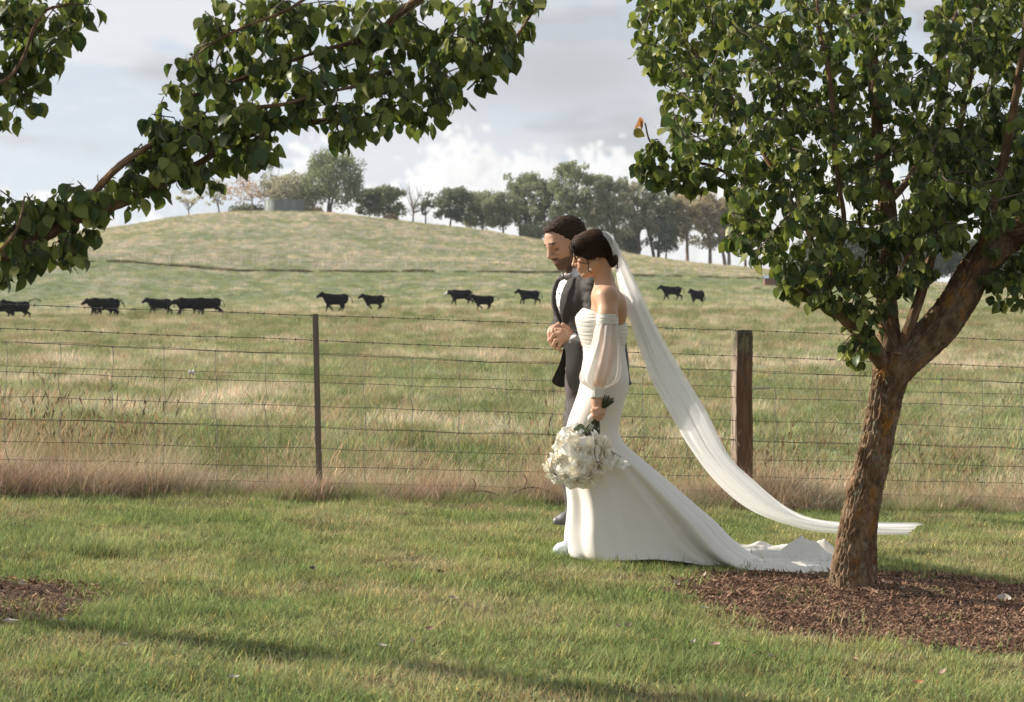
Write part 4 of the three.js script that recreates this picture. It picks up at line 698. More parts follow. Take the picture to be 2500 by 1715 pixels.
// legs: [front near, front far, hind near, hind far], each the forward swing of the foot; the beast faces -x
function cow(label, [px, py, D], { size = 1, turn = 0, legs = [0.25, -0.2, 0.2, -0.25], head = 0.1, tail = 0.1, face = null, sock = false, lift = [0, 0, 0, 0] } = {}) {
  const q0 = at(px, py, D), x0 = q0.x, y0 = groundY(x0, -D), o = thing('black_cow', label, 'cow', V(x0, y0, -D), 'black cattle crossing the paddock');
  o.rotation.y = turn; o.scale.setScalar(size);
  const p = [], add = (a, b, r1, r2, k = 0.08) => p.push([capsule(V(...a), V(...b), r1, r2), k]);
  p.push([ellipsoid(V(0.02, 0.86, 0), V(0.74, 0.34, 0.27)), 0.05]);
  p.push([ellipsoid(V(-0.42, 0.86, 0), V(0.32, 0.38, 0.25)), 0.12]); p.push([ellipsoid(V(0.52, 0.92, 0), V(0.31, 0.33, 0.26)), 0.12]);
  add([-0.55, 1.13, 0], [0.66, 1.12, 0], 0.06, 0.07, 0.12);
  const hy = 1.10 + head; add([-0.52, 0.98, 0], [-0.90, hy, 0], 0.25, 0.155, 0.16);
  add([-0.92, hy + 0.03, 0], [-1.22, hy - 0.16, 0], 0.145, 0.088, 0.08);
  for (const s of [-1, 1]) { add([-0.98, hy + 0.07, s * 0.08], [-0.95, hy + 0.10, s * 0.21], 0.035, 0.022, 0.02); }
  const leg = (hx, z, f, front, up) => {
    const ty = 0.78; if (front) { const kn = V(hx - f * 0.45 - up * 0.12, 0.42 + up * 0.08, z), an = V(hx - f * 0.85 + up * 0.12, 0.12 + up * 0.16, z), ho = V(hx - f * 0.9 + up * 0.14, 0.03 + up * 0.12, z); add([hx, ty, z * 0.9], [kn.x, kn.y, kn.z], 0.145, 0.082); add([kn.x, kn.y, z], [an.x, an.y, z], 0.072, 0.055, 0.03); add([an.x, an.y, z], [ho.x - 0.03, ho.y, z], 0.046, 0.055, 0.03); }
    else { const st = V(hx - 0.10 - f * 0.25, 0.60, z), hk = V(hx + 0.12 - f * 0.6, 0.42 + up * 0.1, z), an = V(hx + 0.04 - f * 0.9, 0.11 + up * 0.14, z); add([hx, ty + 0.05, z * 0.9], [st.x, st.y, z], 0.19, 0.14); add([st.x, st.y, z], [hk.x, hk.y, z], 0.12, 0.075, 0.05); add([hk.x, hk.y, z], [an.x, an.y, z], 0.068, 0.055, 0.03); add([an.x, an.y, z], [an.x - 0.04, 0.03 + up * 0.12, z], 0.046, 0.055, 0.03); }
  };
  leg(-0.46, 0.13, legs[0], true, lift[0]); leg(-0.46, -0.13, legs[1], true, lift[1]); leg(0.56, 0.13, legs[2], false, lift[2]); leg(0.56, -0.13, legs[3], false, lift[3]);
  const t1 = V(0.86, 1.08 + tail * 0.3, 0), t2 = V(1.0 + Math.abs(tail) * 0.35, 0.85 + tail * 0.75, 0.02), t3 = V(0.98 + Math.abs(tail) * 0.75, 0.55 + tail * 0.95, 0.03);
  add([0.76, 1.08, 0], [t1.x, t1.y, 0], 0.05, 0.032, 0.05); add([t1.x, t1.y, 0], [t2.x, t2.y, t2.z], 0.032, 0.022, 0.02); add([t2.x, t2.y, t2.z], [t3.x, t3.y, t3.z], 0.022, 0.045, 0.02);
  const f = blend(p), g = nets(f, V(-1.45, -0.06, -0.42), V(1.85, 1.85, 0.42), 0.034, (x, y, z) => { if (face && x < -1.05) return [0.6, 0.56, 0.52]; if (sock && x < -0.3 && z > 0 && y < 0.42 && y > 0.15) return [0.5, 0.46, 0.42]; const n = 0.75 + 0.35 * n3(x * 2, y * 2, z * 2 + px); return [0.0105 * n, 0.0085 * n, 0.008 * n]; });
  part('body', g, hide, o);
}
{
  const s = (x, y, D) => [x * 1.0757, y * 1.0757, D];
  cow('black cow at the left edge with only its hindquarters showing, tail raised', s(38, 721, 138), { legs: [0.1, -0.2, -0.3, 0.25], tail: 0.75, size: 1.02 });
  cow('black cow cut off by the left edge, behind the one with raised tail', s(2, 717, 142), { legs: [0.3, -0.2, 0.2, -0.2], size: 1.05 });
  cow('black cow walking left with its head held low and level, nearest the left edge whole', s(232, 718, 138), { legs: [0.25, 0.0, 0.2, -0.3], head: -0.06, tail: 0.35, size: 1.12 });
  cow('black cow walking beside and behind the low-headed one', s(243, 717, 141), { legs: [-0.1, 0.35, -0.1, 0.3], head: -0.1, tail: 0.2, size: 1.05 });
  cow('black cow leading the bunch of three, head up', s(362, 710, 146), { legs: [0.35, -0.1, -0.3, 0.1], head: 0.06, size: 1.0 });
  cow('black cow in front of the bunch of three, nearest the fence', s(428, 719, 137), { legs: [0.1, 0.35, 0.4, -0.3], head: -0.12, tail: -0.05, size: 1.02 });
  cow('black cow at the rear of the bunch of three', s(472, 716, 140), { legs: [0.2, -0.2, -0.4, -0.1], head: -0.06, tail: 0.1, size: 1.05 });
  cow('black cow trotting just right of the steel post', s(762, 707, 143), { legs: [0.2, -0.15, 0.45, 0.25], lift: [0, 0.7, 0, 0.2], tail: 0.15, size: 1.06 });
  cow('black cow with a pale patch on its foreleg', s(849, 698, 152), { legs: [0.15, -0.2, 0.35, 0.2], lift: [0, 0.6, 0, 0], tail: 0.25, sock: true, size: 0.94 });
  cow('black cow with a white face', s(1046, 692, 168), { legs: [0.3, -0.05, -0.4, 0.1], head: -0.06, face: true, tail: -0.05, size: 1.06 });
  cow('black calf cantering below the white-faced cow', s(1098, 719, 146), { legs: [0.05, -0.25, 0.4, 0.25], lift: [0, 0.8, 0, 0.1], tail: 0.3, size: 0.88 });
  cow('black cow left of the groom, mid stride', s(1202, 683, 168), { legs: [0.4, 0.05, -0.3, 0.2], lift: [0.3, 0, 0, 0], tail: 0.1, size: 0.98 });
  cow('black cow right of the veil walking in profile', s(1525, 677, 188), { legs: [0.25, -0.2, 0.25, -0.3], tail: 0.12, size: 1.06 });
  cow('black cow turned towards the fence, right of the one beside the veil', s(1583, 699, 172), { legs: [0.35, -0.05, 0.1, -0.2], turn: 0.85, tail: -0.1, size: 1.0 });
}
console.log('cattle done');

// ================================================================ the couple
const skinMat = mat([1, 1, 1], 0.48, { vertexColors: true, sheen: 0.2, specularIntensity: 0.5 });
// a head in its own space: face towards -x, up +y, about 0.235 m from chin to crown, origin inside the skull
function headField({ male }) {
  const p = [], S = (c, r, k) => p.push([ellipsoid(V(...c), V(...r)), k]), C = (a, b, r1, r2, k) => p.push([capsule(V(...a), V(...b), r1, r2), k]);
  S([0.016, 0.022, 0], [0.098, 0.088, 0.077], 0.01);
  S([-0.040, -0.030, 0], [0.056, 0.082, 0.060], 0.03);
  S([-0.068, 0.030, 0], [0.032, 0.045, 0.052], 0.03);
  for (const s of [-1, 1]) { C([0.0, -0.070, s * 0.050], [-0.062, -0.112, s * 0.016], male ? 0.024 : 0.020, male ? 0.021 : 0.017, 0.03); S([-0.062, -0.040, s * 0.040], [0.026, 0.024, 0.020], 0.025); }
  S([-0.078, -0.113, 0], [0.019, 0.017, male ? 0.024 : 0.017], 0.018);
  C([-0.086, 0.006, -0.034], [-0.086, 0.006, 0.034], male ? 0.019 : 0.012, male ? 0.019 : 0.012, 0.02);
  for (const s of [-1, 1]) { p.push([ellipsoid(V(-0.098, -0.017, s * 0.034), V(male ? 0.023 : 0.018, 0.014, 0.022)), 0.014, true]); S([-0.079, -0.016, s * 0.031], [0.0135, 0.0125, 0.014], 0.004); C([-0.088, -0.010, s * 0.019], [-0.085, -0.013, s * 0.045], 0.0045, 0.004, 0.008); }
  C([-0.096, 0.0, 0], [-0.117, -0.044, 0], male ? 0.0105 : 0.0085, male ? 0.0125 : 0.0110, 0.012); S([-0.117, -0.047, 0], [0.0115, 0.010, 0.0115], 0.008);
  for (const s of [-1, 1]) S([-0.104, -0.050, s * 0.012], [0.011, 0.008, 0.0075], 0.006);
  S([-0.090, -0.074, 0], [0.017, 0.020, 0.028], 0.02);
  S([-0.101, -0.0735, 0], [0.009, 0.0055, 0.020], 0.004); S([-0.098, -0.0855, 0], [0.0095, 0.0065, 0.017], 0.004);
  p.push([capsule(V(-0.112, -0.0795, -0.017), V(-0.112, -0.0795, 0.017), 0.0042, 0.0042), 0.004, true]);
  S([-0.090, -0.098, 0], [0.012, 0.008, 0.014], 0.01);
  for (const s of [-1, 1]) { S([0.016, -0.022, s * 0.079], [0.020, 0.032, 0.009], 0.006); p.push([ellipsoid(V(0.012, -0.020, s * 0.090), V(0.011, 0.020, 0.007)), 0.005, true]); S([0.012, -0.050, s * 0.077], [0.009, 0.010, 0.007], 0.004); }
  return blend(p);
}
function placed(field, c, q, s) { const i = q.clone().invert(), t = V(0, 0, 0); const f = (x, y, z) => { t.set(x - c.x, y - c.y, z - c.z).applyQuaternion(i).divideScalar(s); return field(t.x, t.y, t.z) * s; }; f.local = (x, y, z) => V(x - c.x, y - c.y, z - c.z).applyQuaternion(i).divideScalar(s); f.world = (x, y, z) => V(x, y, z).multiplyScalar(s).applyQuaternion(q).add(c); return f; }
const turnTo = (yaw, pitch, roll = 0) => new THREE.Quaternion().setFromAxisAngle(V(0, 1, 0), yaw).multiply(new THREE.Quaternion().setFromAxisAngle(V(0, 0, 1), pitch)).multiply(new THREE.Quaternion().setFromAxisAngle(V(1, 0, 0), roll));
const deg = Math.PI / 180;
// a finger: chain of tapering capsules
const chain = (pts, r, k) => pts.slice(1).map((q, i) => [capsule(pts[i], q, lerp(r, r * 0.78, i / pts.length), lerp(r, r * 0.78, (i + 1) / pts.length)), i ? 0.004 : k]);
const spline = (pts, n = 24) => new THREE.CatmullRomCurve3(pts, false, 'centripetal').getPoints(n);
// a strand of hair that thins to its end
const strand = (pts, r = 0.0013) => limb(pts, [r, r * 1.1, r * 0.8, r * 0.25], { seg: 5, sub: 5 });

// hairs that lie along a surface: each walks over the field f in the direction flow(p), thinning to its end
function hairs(f, g, n, seed, { len, step = 0.006, lift = 0.0006, r0 = 0.0006, flow, keep = () => true }) {
  const r = rng(seed), P = g.attributes.position, out = [], e = 0.0015, p = V(0, 0, 0), grad = (q) => V(f(q.x + e, q.y, q.z) - f(q.x - e, q.y, q.z), f(q.x, q.y + e, q.z) - f(q.x, q.y - e, q.z), f(q.x, q.y, q.z + e) - f(q.x, q.y, q.z - e)).normalize();
  for (let i = 0; i < n; i++) {
    p.fromBufferAttribute(P, Math.floor(r() * P.count)); if (!keep(p)) continue;
    const pts = [], q = p.clone(), jit = V(r() - 0.5, r() - 0.5, r() - 0.5).multiplyScalar(0.35), L = len * (0.6 + 0.7 * r()), m = Math.max(3, Math.round(L / step)), up = lift * (0.3 + 1.4 * r());
    for (let k = 0; k <= m; k++) { const nn = grad(q), d = f(q.x, q.y, q.z); q.addScaledVector(nn, -d); pts.push(q.clone().addScaledVector(nn, up * (0.4 + k / m))); const w = flow(q, nn).add(jit); w.addScaledVector(nn, -w.dot(nn)).normalize(); q.addScaledVector(w, step); }
    out.push(limb(pts.filter((_, k) => k % 2 === 0 || k === m), [r0 * 0.7, r0, r0 * 0.8, r0 * 0.2], { seg: 3, sub: 2, cap: false }));
  }
  return mergeGeometries(out);
}

// ---------------------------------------------------------------- the groom
const DG = 10.66, gp = (px, py, z = 0) => at(px, py, DG - z), GS = FPX / DG;
{
  const foot = gp(1400, 1330); foot.y = groundY(foot.x, foot.z);
  const o = thing('person', 'man in dark grey dinner suit and bow tie walking with clasped hands, head bowed', 'person', foot);
  const hq = turnTo(27 * deg, 21 * deg, -3 * deg), hc = gp(1382, 586, 0.02), hs = 1.05, head = placed(headField({ male: true }), hc, hq, hs);
  const cloth = mat([0.036, 0.031, 0.029], 0.8, { sheen: 0.3, sheenRoughness: 0.5, sheenColor: new THREE.Color(0.35, 0.31, 0.28) }), satin = mat([0.060, 0.052, 0.048], 0.5, { sheen: 0.35, sheenColor: new THREE.Color(0.35, 0.31, 0.28) }), shirt = mat([0.74, 0.71, 0.70], 0.75), black = mat([0.012, 0.011, 0.012], 0.4);
  // skin: head, neck, both hands, as one surface
  const neckTop = head.world(0.035, -0.07, 0), neckLow = gp(1412, 700, -0.02);
  const skin = [[head, 0], [capsule(neckTop, neckLow, 0.062, 0.066), 0.03]];
  // near hand laid over the far one, fingers wrapped round it
  const N = (px, py, z) => gp(px, py, z), hz = 0.10;
  const near = [[capsule(N(1404, 832, hz), N(1390, 826, hz), 0.029, 0.033), 0.01], [ellipsoid(N(1382, 824, hz), V(0.044, 0.040, 0.020), turnTo(0, -0.25)), 0.02],
    ...chain([N(1372, 806, hz), N(1358, 806, hz - 0.01), N(1349, 815, hz - 0.03), N(1348, 826, hz - 0.045)], 0.0118, 0.012),
    ...chain([N(1368, 815, hz + 0.006), N(1353, 817, hz), N(1346, 828, hz - 0.02), N(1350, 838, hz - 0.03)], 0.0122, 0.012),
    ...chain([N(1368, 828, hz + 0.008), N(1357, 832, hz + 0.006), N(1352, 842, hz - 0.01), N(1357, 851, hz - 0.02)], 0.0118, 0.012),
    ...chain([N(1372, 838, hz + 0.006), N(1366, 843, hz + 0.008), N(1363, 851, hz), N(1369, 857, hz - 0.008)], 0.0105, 0.012),
    ...chain([N(1394, 812, hz + 0.008), N(1386, 801, hz + 0.012), N(1375, 793, hz + 0.008)], 0.0135, 0.014)];
  const fz = 0.035, far = [[capsule(N(1372, 796, fz - 0.04), N(1358, 806, fz - 0.01), 0.028, 0.031), 0.01], [ellipsoid(N(1352, 818, fz), V(0.033, 0.046, 0.022), turnTo(0, 0.35)), 0.02],
    ...chain([N(1343, 815, fz + 0.01), N(1342, 832, fz + 0.02), N(1351, 846, fz + 0.03)], 0.0118, 0.012), ...chain([N(1347, 828, fz + 0.01), N(1352, 842, fz + 0.02), N(1362, 848, fz + 0.03)], 0.0115, 0.012), ...chain([N(1354, 832, fz), N(1362, 842, fz + 0.01), N(1372, 845, fz + 0.02)], 0.0112, 0.012), ...chain([N(1360, 832, fz - 0.01), N(1370, 840, fz), N(1380, 840, fz + 0.01)], 0.0105, 0.012), ...chain([N(1355, 804, fz + 0.015), N(1350, 806, fz + 0.04), N(1349, 812, fz + 0.06)], 0.0125, 0.012)];
  const nf = blend(near), ff = blend(far), sf = blend(skin);
  const tone = (x, y, z) => {
    const l = head.local(x, y, z), n = fbm3(x * 60, y * 60, z * 60, 2), base = [0.55, 0.325, 0.22]; let c = base.map(v => v * (1 + 0.06 * n));
    if (Math.abs(l.x) < 0.2 && Math.abs(l.y) < 0.2) {
      const az = Math.abs(l.z), beardTop = -0.055 - 0.35 * clamp(l.x + 0.08, 0, 0.1) * 0 + (l.x > -0.035 ? 0.03 + 0.30 * (l.x + 0.035) : 0);
      let b = sstep(0.006, -0.006, l.y - beardTop - 0.004 * n) * sstep(0.062, 0.04, l.x) * sstep(-0.185, -0.13, l.y);
      const lips = sstep(1.15, 0.85, Math.hypot((l.y + 0.0795) / 0.0125, az / 0.023)) * sstep(-0.085, -0.092, l.x); if (l.y > -0.066 && l.x < -0.095) b = 0;
      if (az > 0.028 && l.y > -0.075 && l.x < -0.04) b *= sstep(-0.062, -0.085, l.y);
      c = mix3(c, [0.060, 0.034, 0.023], clamp(b) * (0.80 + 0.15 * n)); c = mix3(c, [0.42, 0.215, 0.165], lips * 0.8);
      const must = sstep(0.0065, 0.003, Math.abs(l.y + 0.0625 + 0.25 * Math.max(0, az - 0.012))) * sstep(0.036, 0.026, az) * sstep(-0.075, -0.085, l.x); c = mix3(c, [0.05, 0.028, 0.02], must * 0.85);
      const brow = sstep(0.0075, 0.003, Math.abs(l.y - 0.010 - 0.004 * Math.sin(az * 60))) * sstep(0.010, 0.016, az) * sstep(0.058, 0.050, az) * sstep(-0.06, -0.075, l.x); c = mix3(c, [0.045, 0.026, 0.018], brow * 0.97);
      const lash = sstep(0.0042, 0.002, Math.abs(l.y + 0.020)) * sstep(0.017, 0.021, az) * sstep(0.049, 0.044, az) * sstep(-0.06, -0.07, l.x); c = mix3(c, [0.03, 0.018, 0.014], lash * 0.9);
      const cheek = sstep(0.035, 0.0, Math.hypot(l.y + 0.04, az - 0.042)); c = mix3(c, [0.47, 0.20, 0.13], cheek * 0.35);
    }
    return c;
  };
  const lo = gp(1300, 715), hiP = gp(1450, 520);
  const body = mergeGeometries([nets(sf, V(lo.x, lo.y, -DG - 0.16), V(hiP.x, hiP.y, -DG + 0.18), 0.0034, tone), nets(nf, V(gp(1335, 0).x, gp(0, 868).y, -DG), V(gp(1415, 0).x, gp(0, 780).y, -DG + 0.2), 0.003, tone), nets(ff, V(gp(1328, 0).x, gp(0, 864).y, -DG - 0.06), V(gp(1392, 0).x, gp(0, 782).y, -DG + 0.16), 0.003, tone)]);
  wpart('body', body, skinMat, o);
  // short hair, swept up at the front, faded at the sides
  const hairF = placed((x, y, z) => {
    let d = ellipsoid(V(0.017, 0.025, 0), V(0.1015, 0.0915, 0.0800))(x, y, z);
    d = smin(d, ellipsoid(V(-0.044, 0.070, 0), V(0.046, 0.029, 0.056))(x, y, z), 0.03);
    d = smin(d, ellipsoid(V(-0.070, 0.073, 0), V(0.025, 0.018, 0.044))(x, y, z), 0.02);
    const az = Math.abs(z), hl = Math.max((-0.078 + 0.30 * az - x) * 0.0 + (0.058 + 0.05 * clamp((x + 0.06) * 20, -1, 0) - y) * 0 , -1);
    // hairline: keeps what is above the brow line and behind the temples
    const line = Math.max((-0.072 + 0.006 * n3(x * 90, y * 90, z * 90) + (y < 0.055 ? (0.055 - y) * 0.9 : 0)) - x, -1), low = (-0.035 - 0.35 * (x - 0.02)) - y;
    if (y < 0.075) d = smax(d, line, 0.008); d = smax(d, low, 0.01);
    return d - 0.0014 * n3(x * 30, y * 60, z * 60);
  }, hc, hq, hs);
  const gHair = nets(hairF, V(hc.x - 0.16, hc.y - 0.12, hc.z - 0.14), V(hc.x + 0.16, hc.y + 0.17, hc.z + 0.14), 0.0032);
  const gBack = V(1, 0, 0).applyQuaternion(hq), gUp = V(0, 1, 0).applyQuaternion(hq);
  const gStr = mergeGeometries([hairs(hairF, gHair, 1500, 5, { len: 0.020, lift: 0.0016, r0: 0.00062, flow: (q) => { const l = head.local(q.x, q.y, q.z); return gBack.clone().multiplyScalar(0.9).addScaledVector(gUp, l.x < -0.03 && l.y > 0.06 ? 0.7 : -0.7); }, keep: (q) => head.local(q.x, q.y, q.z).y > 0.05 }), hairs(hairF, gHair, 1100, 6, { len: 0.013, lift: 0.0010, r0: 0.00055, flow: () => gBack.clone().multiplyScalar(0.6).addScaledVector(gUp, -0.9), keep: (q) => head.local(q.x, q.y, q.z).y <= 0.055 })]);
  wpart('hair_strands', gStr, mat([0.090, 0.058, 0.040], 0.55, { specularIntensity: 0.6 }), o).userData.kind = 'stuff';
  wpart('hair', gHair, mat([0.040, 0.026, 0.018], 0.8, { specularIntensity: 0.2 }), o);
  // torso in a frame turned 24 degrees towards the lens
  const yaw = 24 * deg, tq = turnTo(yaw, 0), tc = gp(1428, 760, -0.01), torso = (grow) => blend([
    [ellipsoid(V(0.0, 0.08, 0), V(0.135 + grow, 0.17 + grow, 0.205 + grow)), 0], [ellipsoid(V(0.015, -0.10, 0), V(0.125 + grow, 0.20 + grow, 0.180 + grow)), 0.08], [ellipsoid(V(-0.03, 0.06, 0), V(0.125 + grow, 0.13 + grow, 0.15 + grow)), 0.06],
    [capsule(V(0.012, 0.160, -0.15), V(0.012, 0.160, 0.15), 0.062 + grow, 0.062 + grow), 0.08], [capsule(V(0.015, 0.14, 0), V(-0.005, 0.20, 0), 0.085 + grow, 0.066 + grow), 0.05]]);
  const vee = (y) => 0.066 * sstep(-0.125, 0.19, y) ** 0.8;               // half width of the open front
  const inner = torso(-0.012), outer = torso(0);
  const jl = (x, y, z) => {
    let d = outer(x, y, z); const az = Math.abs(z + 0.004), v = vee(y);
    const lapW = 0.058 * sstep(-0.13, 0.06, y) * (1 - 0.35 * sstep(0.12, 0.2, y)); if (x < 0.02 && y > -0.13) { const e = Math.min(az - v, v + lapW - az); d -= 0.0085 * sstep(-0.004, 0.006, e); }
    if (x < 0.03 && y > -0.125) d = smax(d, (v - az), 0.003); d = smax(d, y - (0.215 - 0.10 * clamp(-x * 4)), 0.006);
    return d;
  };
  const jTorso = placed(jl, tc, tq, 1);
  const armNear = blend([[capsule(gp(1456, 702, 0.175), gp(1462, 828, 0.215), 0.066, 0.056), 0], [capsule(gp(1462, 828, 0.215), gp(1412, 838, 0.12), 0.056, 0.046), 0.03]]);
  const armFar = blend([[capsule(gp(1382, 700, -0.17), gp(1374, 806, -0.215), 0.062, 0.053), 0], [capsule(gp(1374, 806, -0.215), gp(1364, 800, -0.03), 0.053, 0.042), 0.03]]);
  const crease = (x, y, z) => 0.0028 * n3(x * 16, y * 30, z * 16) + 0.0022 * Math.sin((y + x * 0.6) * 120 + 3 * n3(x * 9, y * 9, z * 9));
  const jf = (x, y, z) => smin(jTorso(x, y, z), smin(armNear(x, y, z) + 0.6 * crease(x, y, z), armFar(x, y, z) + 0.8 * crease(x, y, z), 0.01), 0.025) + 0.25 * crease(x, y, z);
  const jMin = V(gp(1325, 0).x, gp(0, 872).y, -DG - 0.30), jMax = V(gp(1545, 0).x, gp(0, 655).y, -DG + 0.30);
  const jacket = wpart('jacket', nets((x, y, z) => smax(jf(x, y, z), gp(0, 858).y - y, 0.01), jMin, jMax, 0.0052), cloth, o);
  wpart('shirt', nets(placed((x, y, z) => smax(inner(x, y, z) + 0.0012 * Math.sin(y * 160 + 3 * n3(x * 20, y * 8, z * 20)) * (z > 0 ? 1 : 1), y - 0.225, 0.005), tc, tq, 1), V(tc.x - 0.2, tc.y - 0.16, tc.z - 0.22), V(tc.x + 0.2, tc.y + 0.25, tc.z + 0.22), 0.0055), shirt, o);
  // shirt collar, bow tie, studs, buttonhole edges
  const TL = (x, y, z) => V(x, y, z).applyQuaternion(tq).add(tc);
  { const ring = []; for (let i = 0; i <= 26; i++) { const a = lerp(-2.75, 2.75, i / 26); ring.push([Math.cos(a), Math.sin(a)]); } wpart('shirt_collar', sheet(26, 4, (u, v) => { const [c, s] = ring[Math.round(u * 26)], rad = 0.076 - 0.004 * v + (v < 0.5 ? 0.003 : 0); return TL(-0.012 + c * rad * 1.05 * 1 + (c < -0.8 ? -0.004 : 0), 0.178 + 0.042 * v + 0.018 * (c + 1) * 0.5, s * rad); }), shirt, o); }
  { const bow = o; const mk = (s) => sheet(12, 8, (u, v) => { const w = 0.008 + 0.020 * Math.sin(Math.min(u * 1.25, 1) * Math.PI / 2), a = (v - 0.5) * 2; return TL(-0.118 + 0.010 * u * u - 0.008 * (1 - a * a), 0.178 + a * w * (1 + 0.15 * Math.sin(a * 4)), s * (0.004 + 0.056 * u)); }); const b = wpart('bow_tie', mergeGeometries([mk(1), mk(-1), (() => { const g = new THREE.SphereGeometry(0.0115, 14, 10); g.scale(0.8, 1.1, 0.9); const k = TL(-0.122, 0.178, 0); g.translate(k.x, k.y, k.z); return g; })()]), mat([0.035, 0.028, 0.026], 0.5), bow); b.userData.kind = 'stuff'; delete b.userData.kind; }
  for (const y of [0.09, 0.02, -0.04]) { const k = (() => { let x = -0.2; while (inner(x, y, 0) > 0 && x < 0) x += 0.001; return TL(x, y, 0); })(); const g = new THREE.SphereGeometry(0.0048, 10, 8); g.translate(k.x, k.y, k.z); wpart('shirt_stud', g, black, o); }
  // open skirt of the jacket: from the near front edge round the back to the far front edge
  const cuff = (a, b, r, name) => { const d = b.clone().sub(a).normalize(); wpart(name, limb([a, a.clone().lerp(b, 0.5), b], [r, r * 0.98, r * 0.96], { seg: 20, sub: 3, cap: false }), shirt, o); };
  cuff(gp(1417, 837, 0.13), gp(1401, 831, 0.102), 0.043, 'shirt_cuff'); cuff(gp(1367, 800, -0.05), gp(1361, 804, -0.018), 0.039, 'shirt_cuff');
  const sk = (lift) => (u, v) => {                                    // u: round, v: down
    const key = [[1379, 0.150], [1420, 0.205], [1470, 0.205], [1520, 0.12], [1528, -0.04], [1490, -0.19], [1430, -0.20], [1378, -0.13]];
    const low = [[1386, 0.155, 957], [1422, 0.215, 958], [1478, 0.220, 952], [1532, 0.13, 942], [1540, -0.04, 938], [1500, -0.20, 940], [1420, -0.23, 946], [1349, -0.165, 946]];
    const f = u * 7, i = Math.min(6, Math.floor(f)), t = f - i, h = (A, k) => { const a = A[Math.max(i - 1, 0)][k], b = A[i][k], c = A[i + 1][k], d = A[Math.min(i + 2, 7)][k]; return 0.5 * (2 * b + (c - a) * t + (2 * a - 5 * b + 4 * c - d) * t * t + (3 * b - a - 3 * c + d) * t * t * t); };
    const corner = (u < 0.10 ? (0.10 - u) / 0.10 : u > 0.93 ? (u - 0.93) / 0.07 : 0), yb = h(low, 2) - 14 * corner * corner, x = lerp(h(key, 0), h(low, 0), v ** 1.25), z = lerp(h(key, 1), h(low, 1), v) + 0.012 * Math.sin(u * 22 + v * 2) * v, py = lerp(838, yb, v);
    const q = gp(x, py, z + lift); q.x += 0.006 * Math.sin(v * 7 + u * 11) * v; return q;
  };
  const skirt = mergeGeometries([sheet(70, 26, sk(0)), sheet(70, 26, (u, v) => { const q = sk(0)(u, v), c = gp(1450, 900); const d = V(c.x - q.x, 0, c.z - q.z).normalize(); return q.addScaledVector(d, 0.004); })]);
  wpart('jacket_skirt', skirt, cloth, o);
  // trousers and shoes: near leg back, far leg stepping forward
  const hip = gp(1436, 905, 0), tr = blend([[ellipsoid(hip, V(0.115, 0.13, 0.155)), 0], [capsule(gp(1428, 930, 0.085), gp(1412, 1110, 0.085), 0.092, 0.070), 0.05], [capsule(gp(1412, 1110, 0.085), gp(1440, 1285, 0.08), 0.068, 0.056), 0.03], [capsule(gp(1424, 930, -0.085), gp(1402, 1110, -0.085), 0.090, 0.068), 0.05], [capsule(gp(1402, 1110, -0.085), gp(1404, 1268, -0.085), 0.066, 0.055), 0.03]]);
  wpart('trousers', nets((x, y, z) => tr(x, y, z) + 0.006 * n3(x * 7, y * 9, z * 7) + 0.0035 * Math.sin(y * 46 + 5 * n3(x * 5, y * 5, z * 5)), V(gp(1340, 0).x, gp(0, 1300).y, -DG - 0.26), V(gp(1500, 0).x, gp(0, 840).y, -DG + 0.26), 0.008), mat([0.062, 0.050, 0.047], 0.8, { sheen: 0.5, sheenColor: new THREE.Color(0.4, 0.34, 0.32) }), o);
  const shoe = (heel, toe, up) => { const d = toe.clone().sub(heel), mid = heel.clone().lerp(toe, 0.5); return nets(blend([[capsule(heel.clone().add(V(0, 0.035, 0)), mid.clone().add(V(0, 0.030, 0)), 0.038, 0.036), 0], [capsule(mid.clone().add(V(0, 0.024, 0)), toe.clone().add(V(0.02, 0.014, 0)), 0.036, 0.026), 0.02], [capsule(heel.clone().add(V(0.0, 0.05, 0)), heel.clone().add(V(0.02, 0.12, 0)), 0.042, 0.040), 0.03], [ellipsoid(mid.clone().add(V(0, -0.10, 0)), V(0.3, 0.10, 0.2), turnTo(0, Math.atan2(-d.y, -d.x))), 0.004, true]]), V(toe.x - 0.06, Math.min(toe.y, heel.y) - 0.06, toe.z - 0.09), V(heel.x + 0.09, heel.y + 0.2, heel.z + 0.09), 0.006); };
  const leather = mat([0.16, 0.15, 0.165], 0.45);
  { const t = gp(1352, 1280, -0.085), h = gp(1408, 1284, -0.085); wpart('shoe', shoe(h, t), leather, o); const t2 = gp(1400, 1310, 0.08), h2 = gp(1452, 1306, 0.08); wpart('shoe', shoe(h2, t2), leather, o); }
}
console.log('groom done');

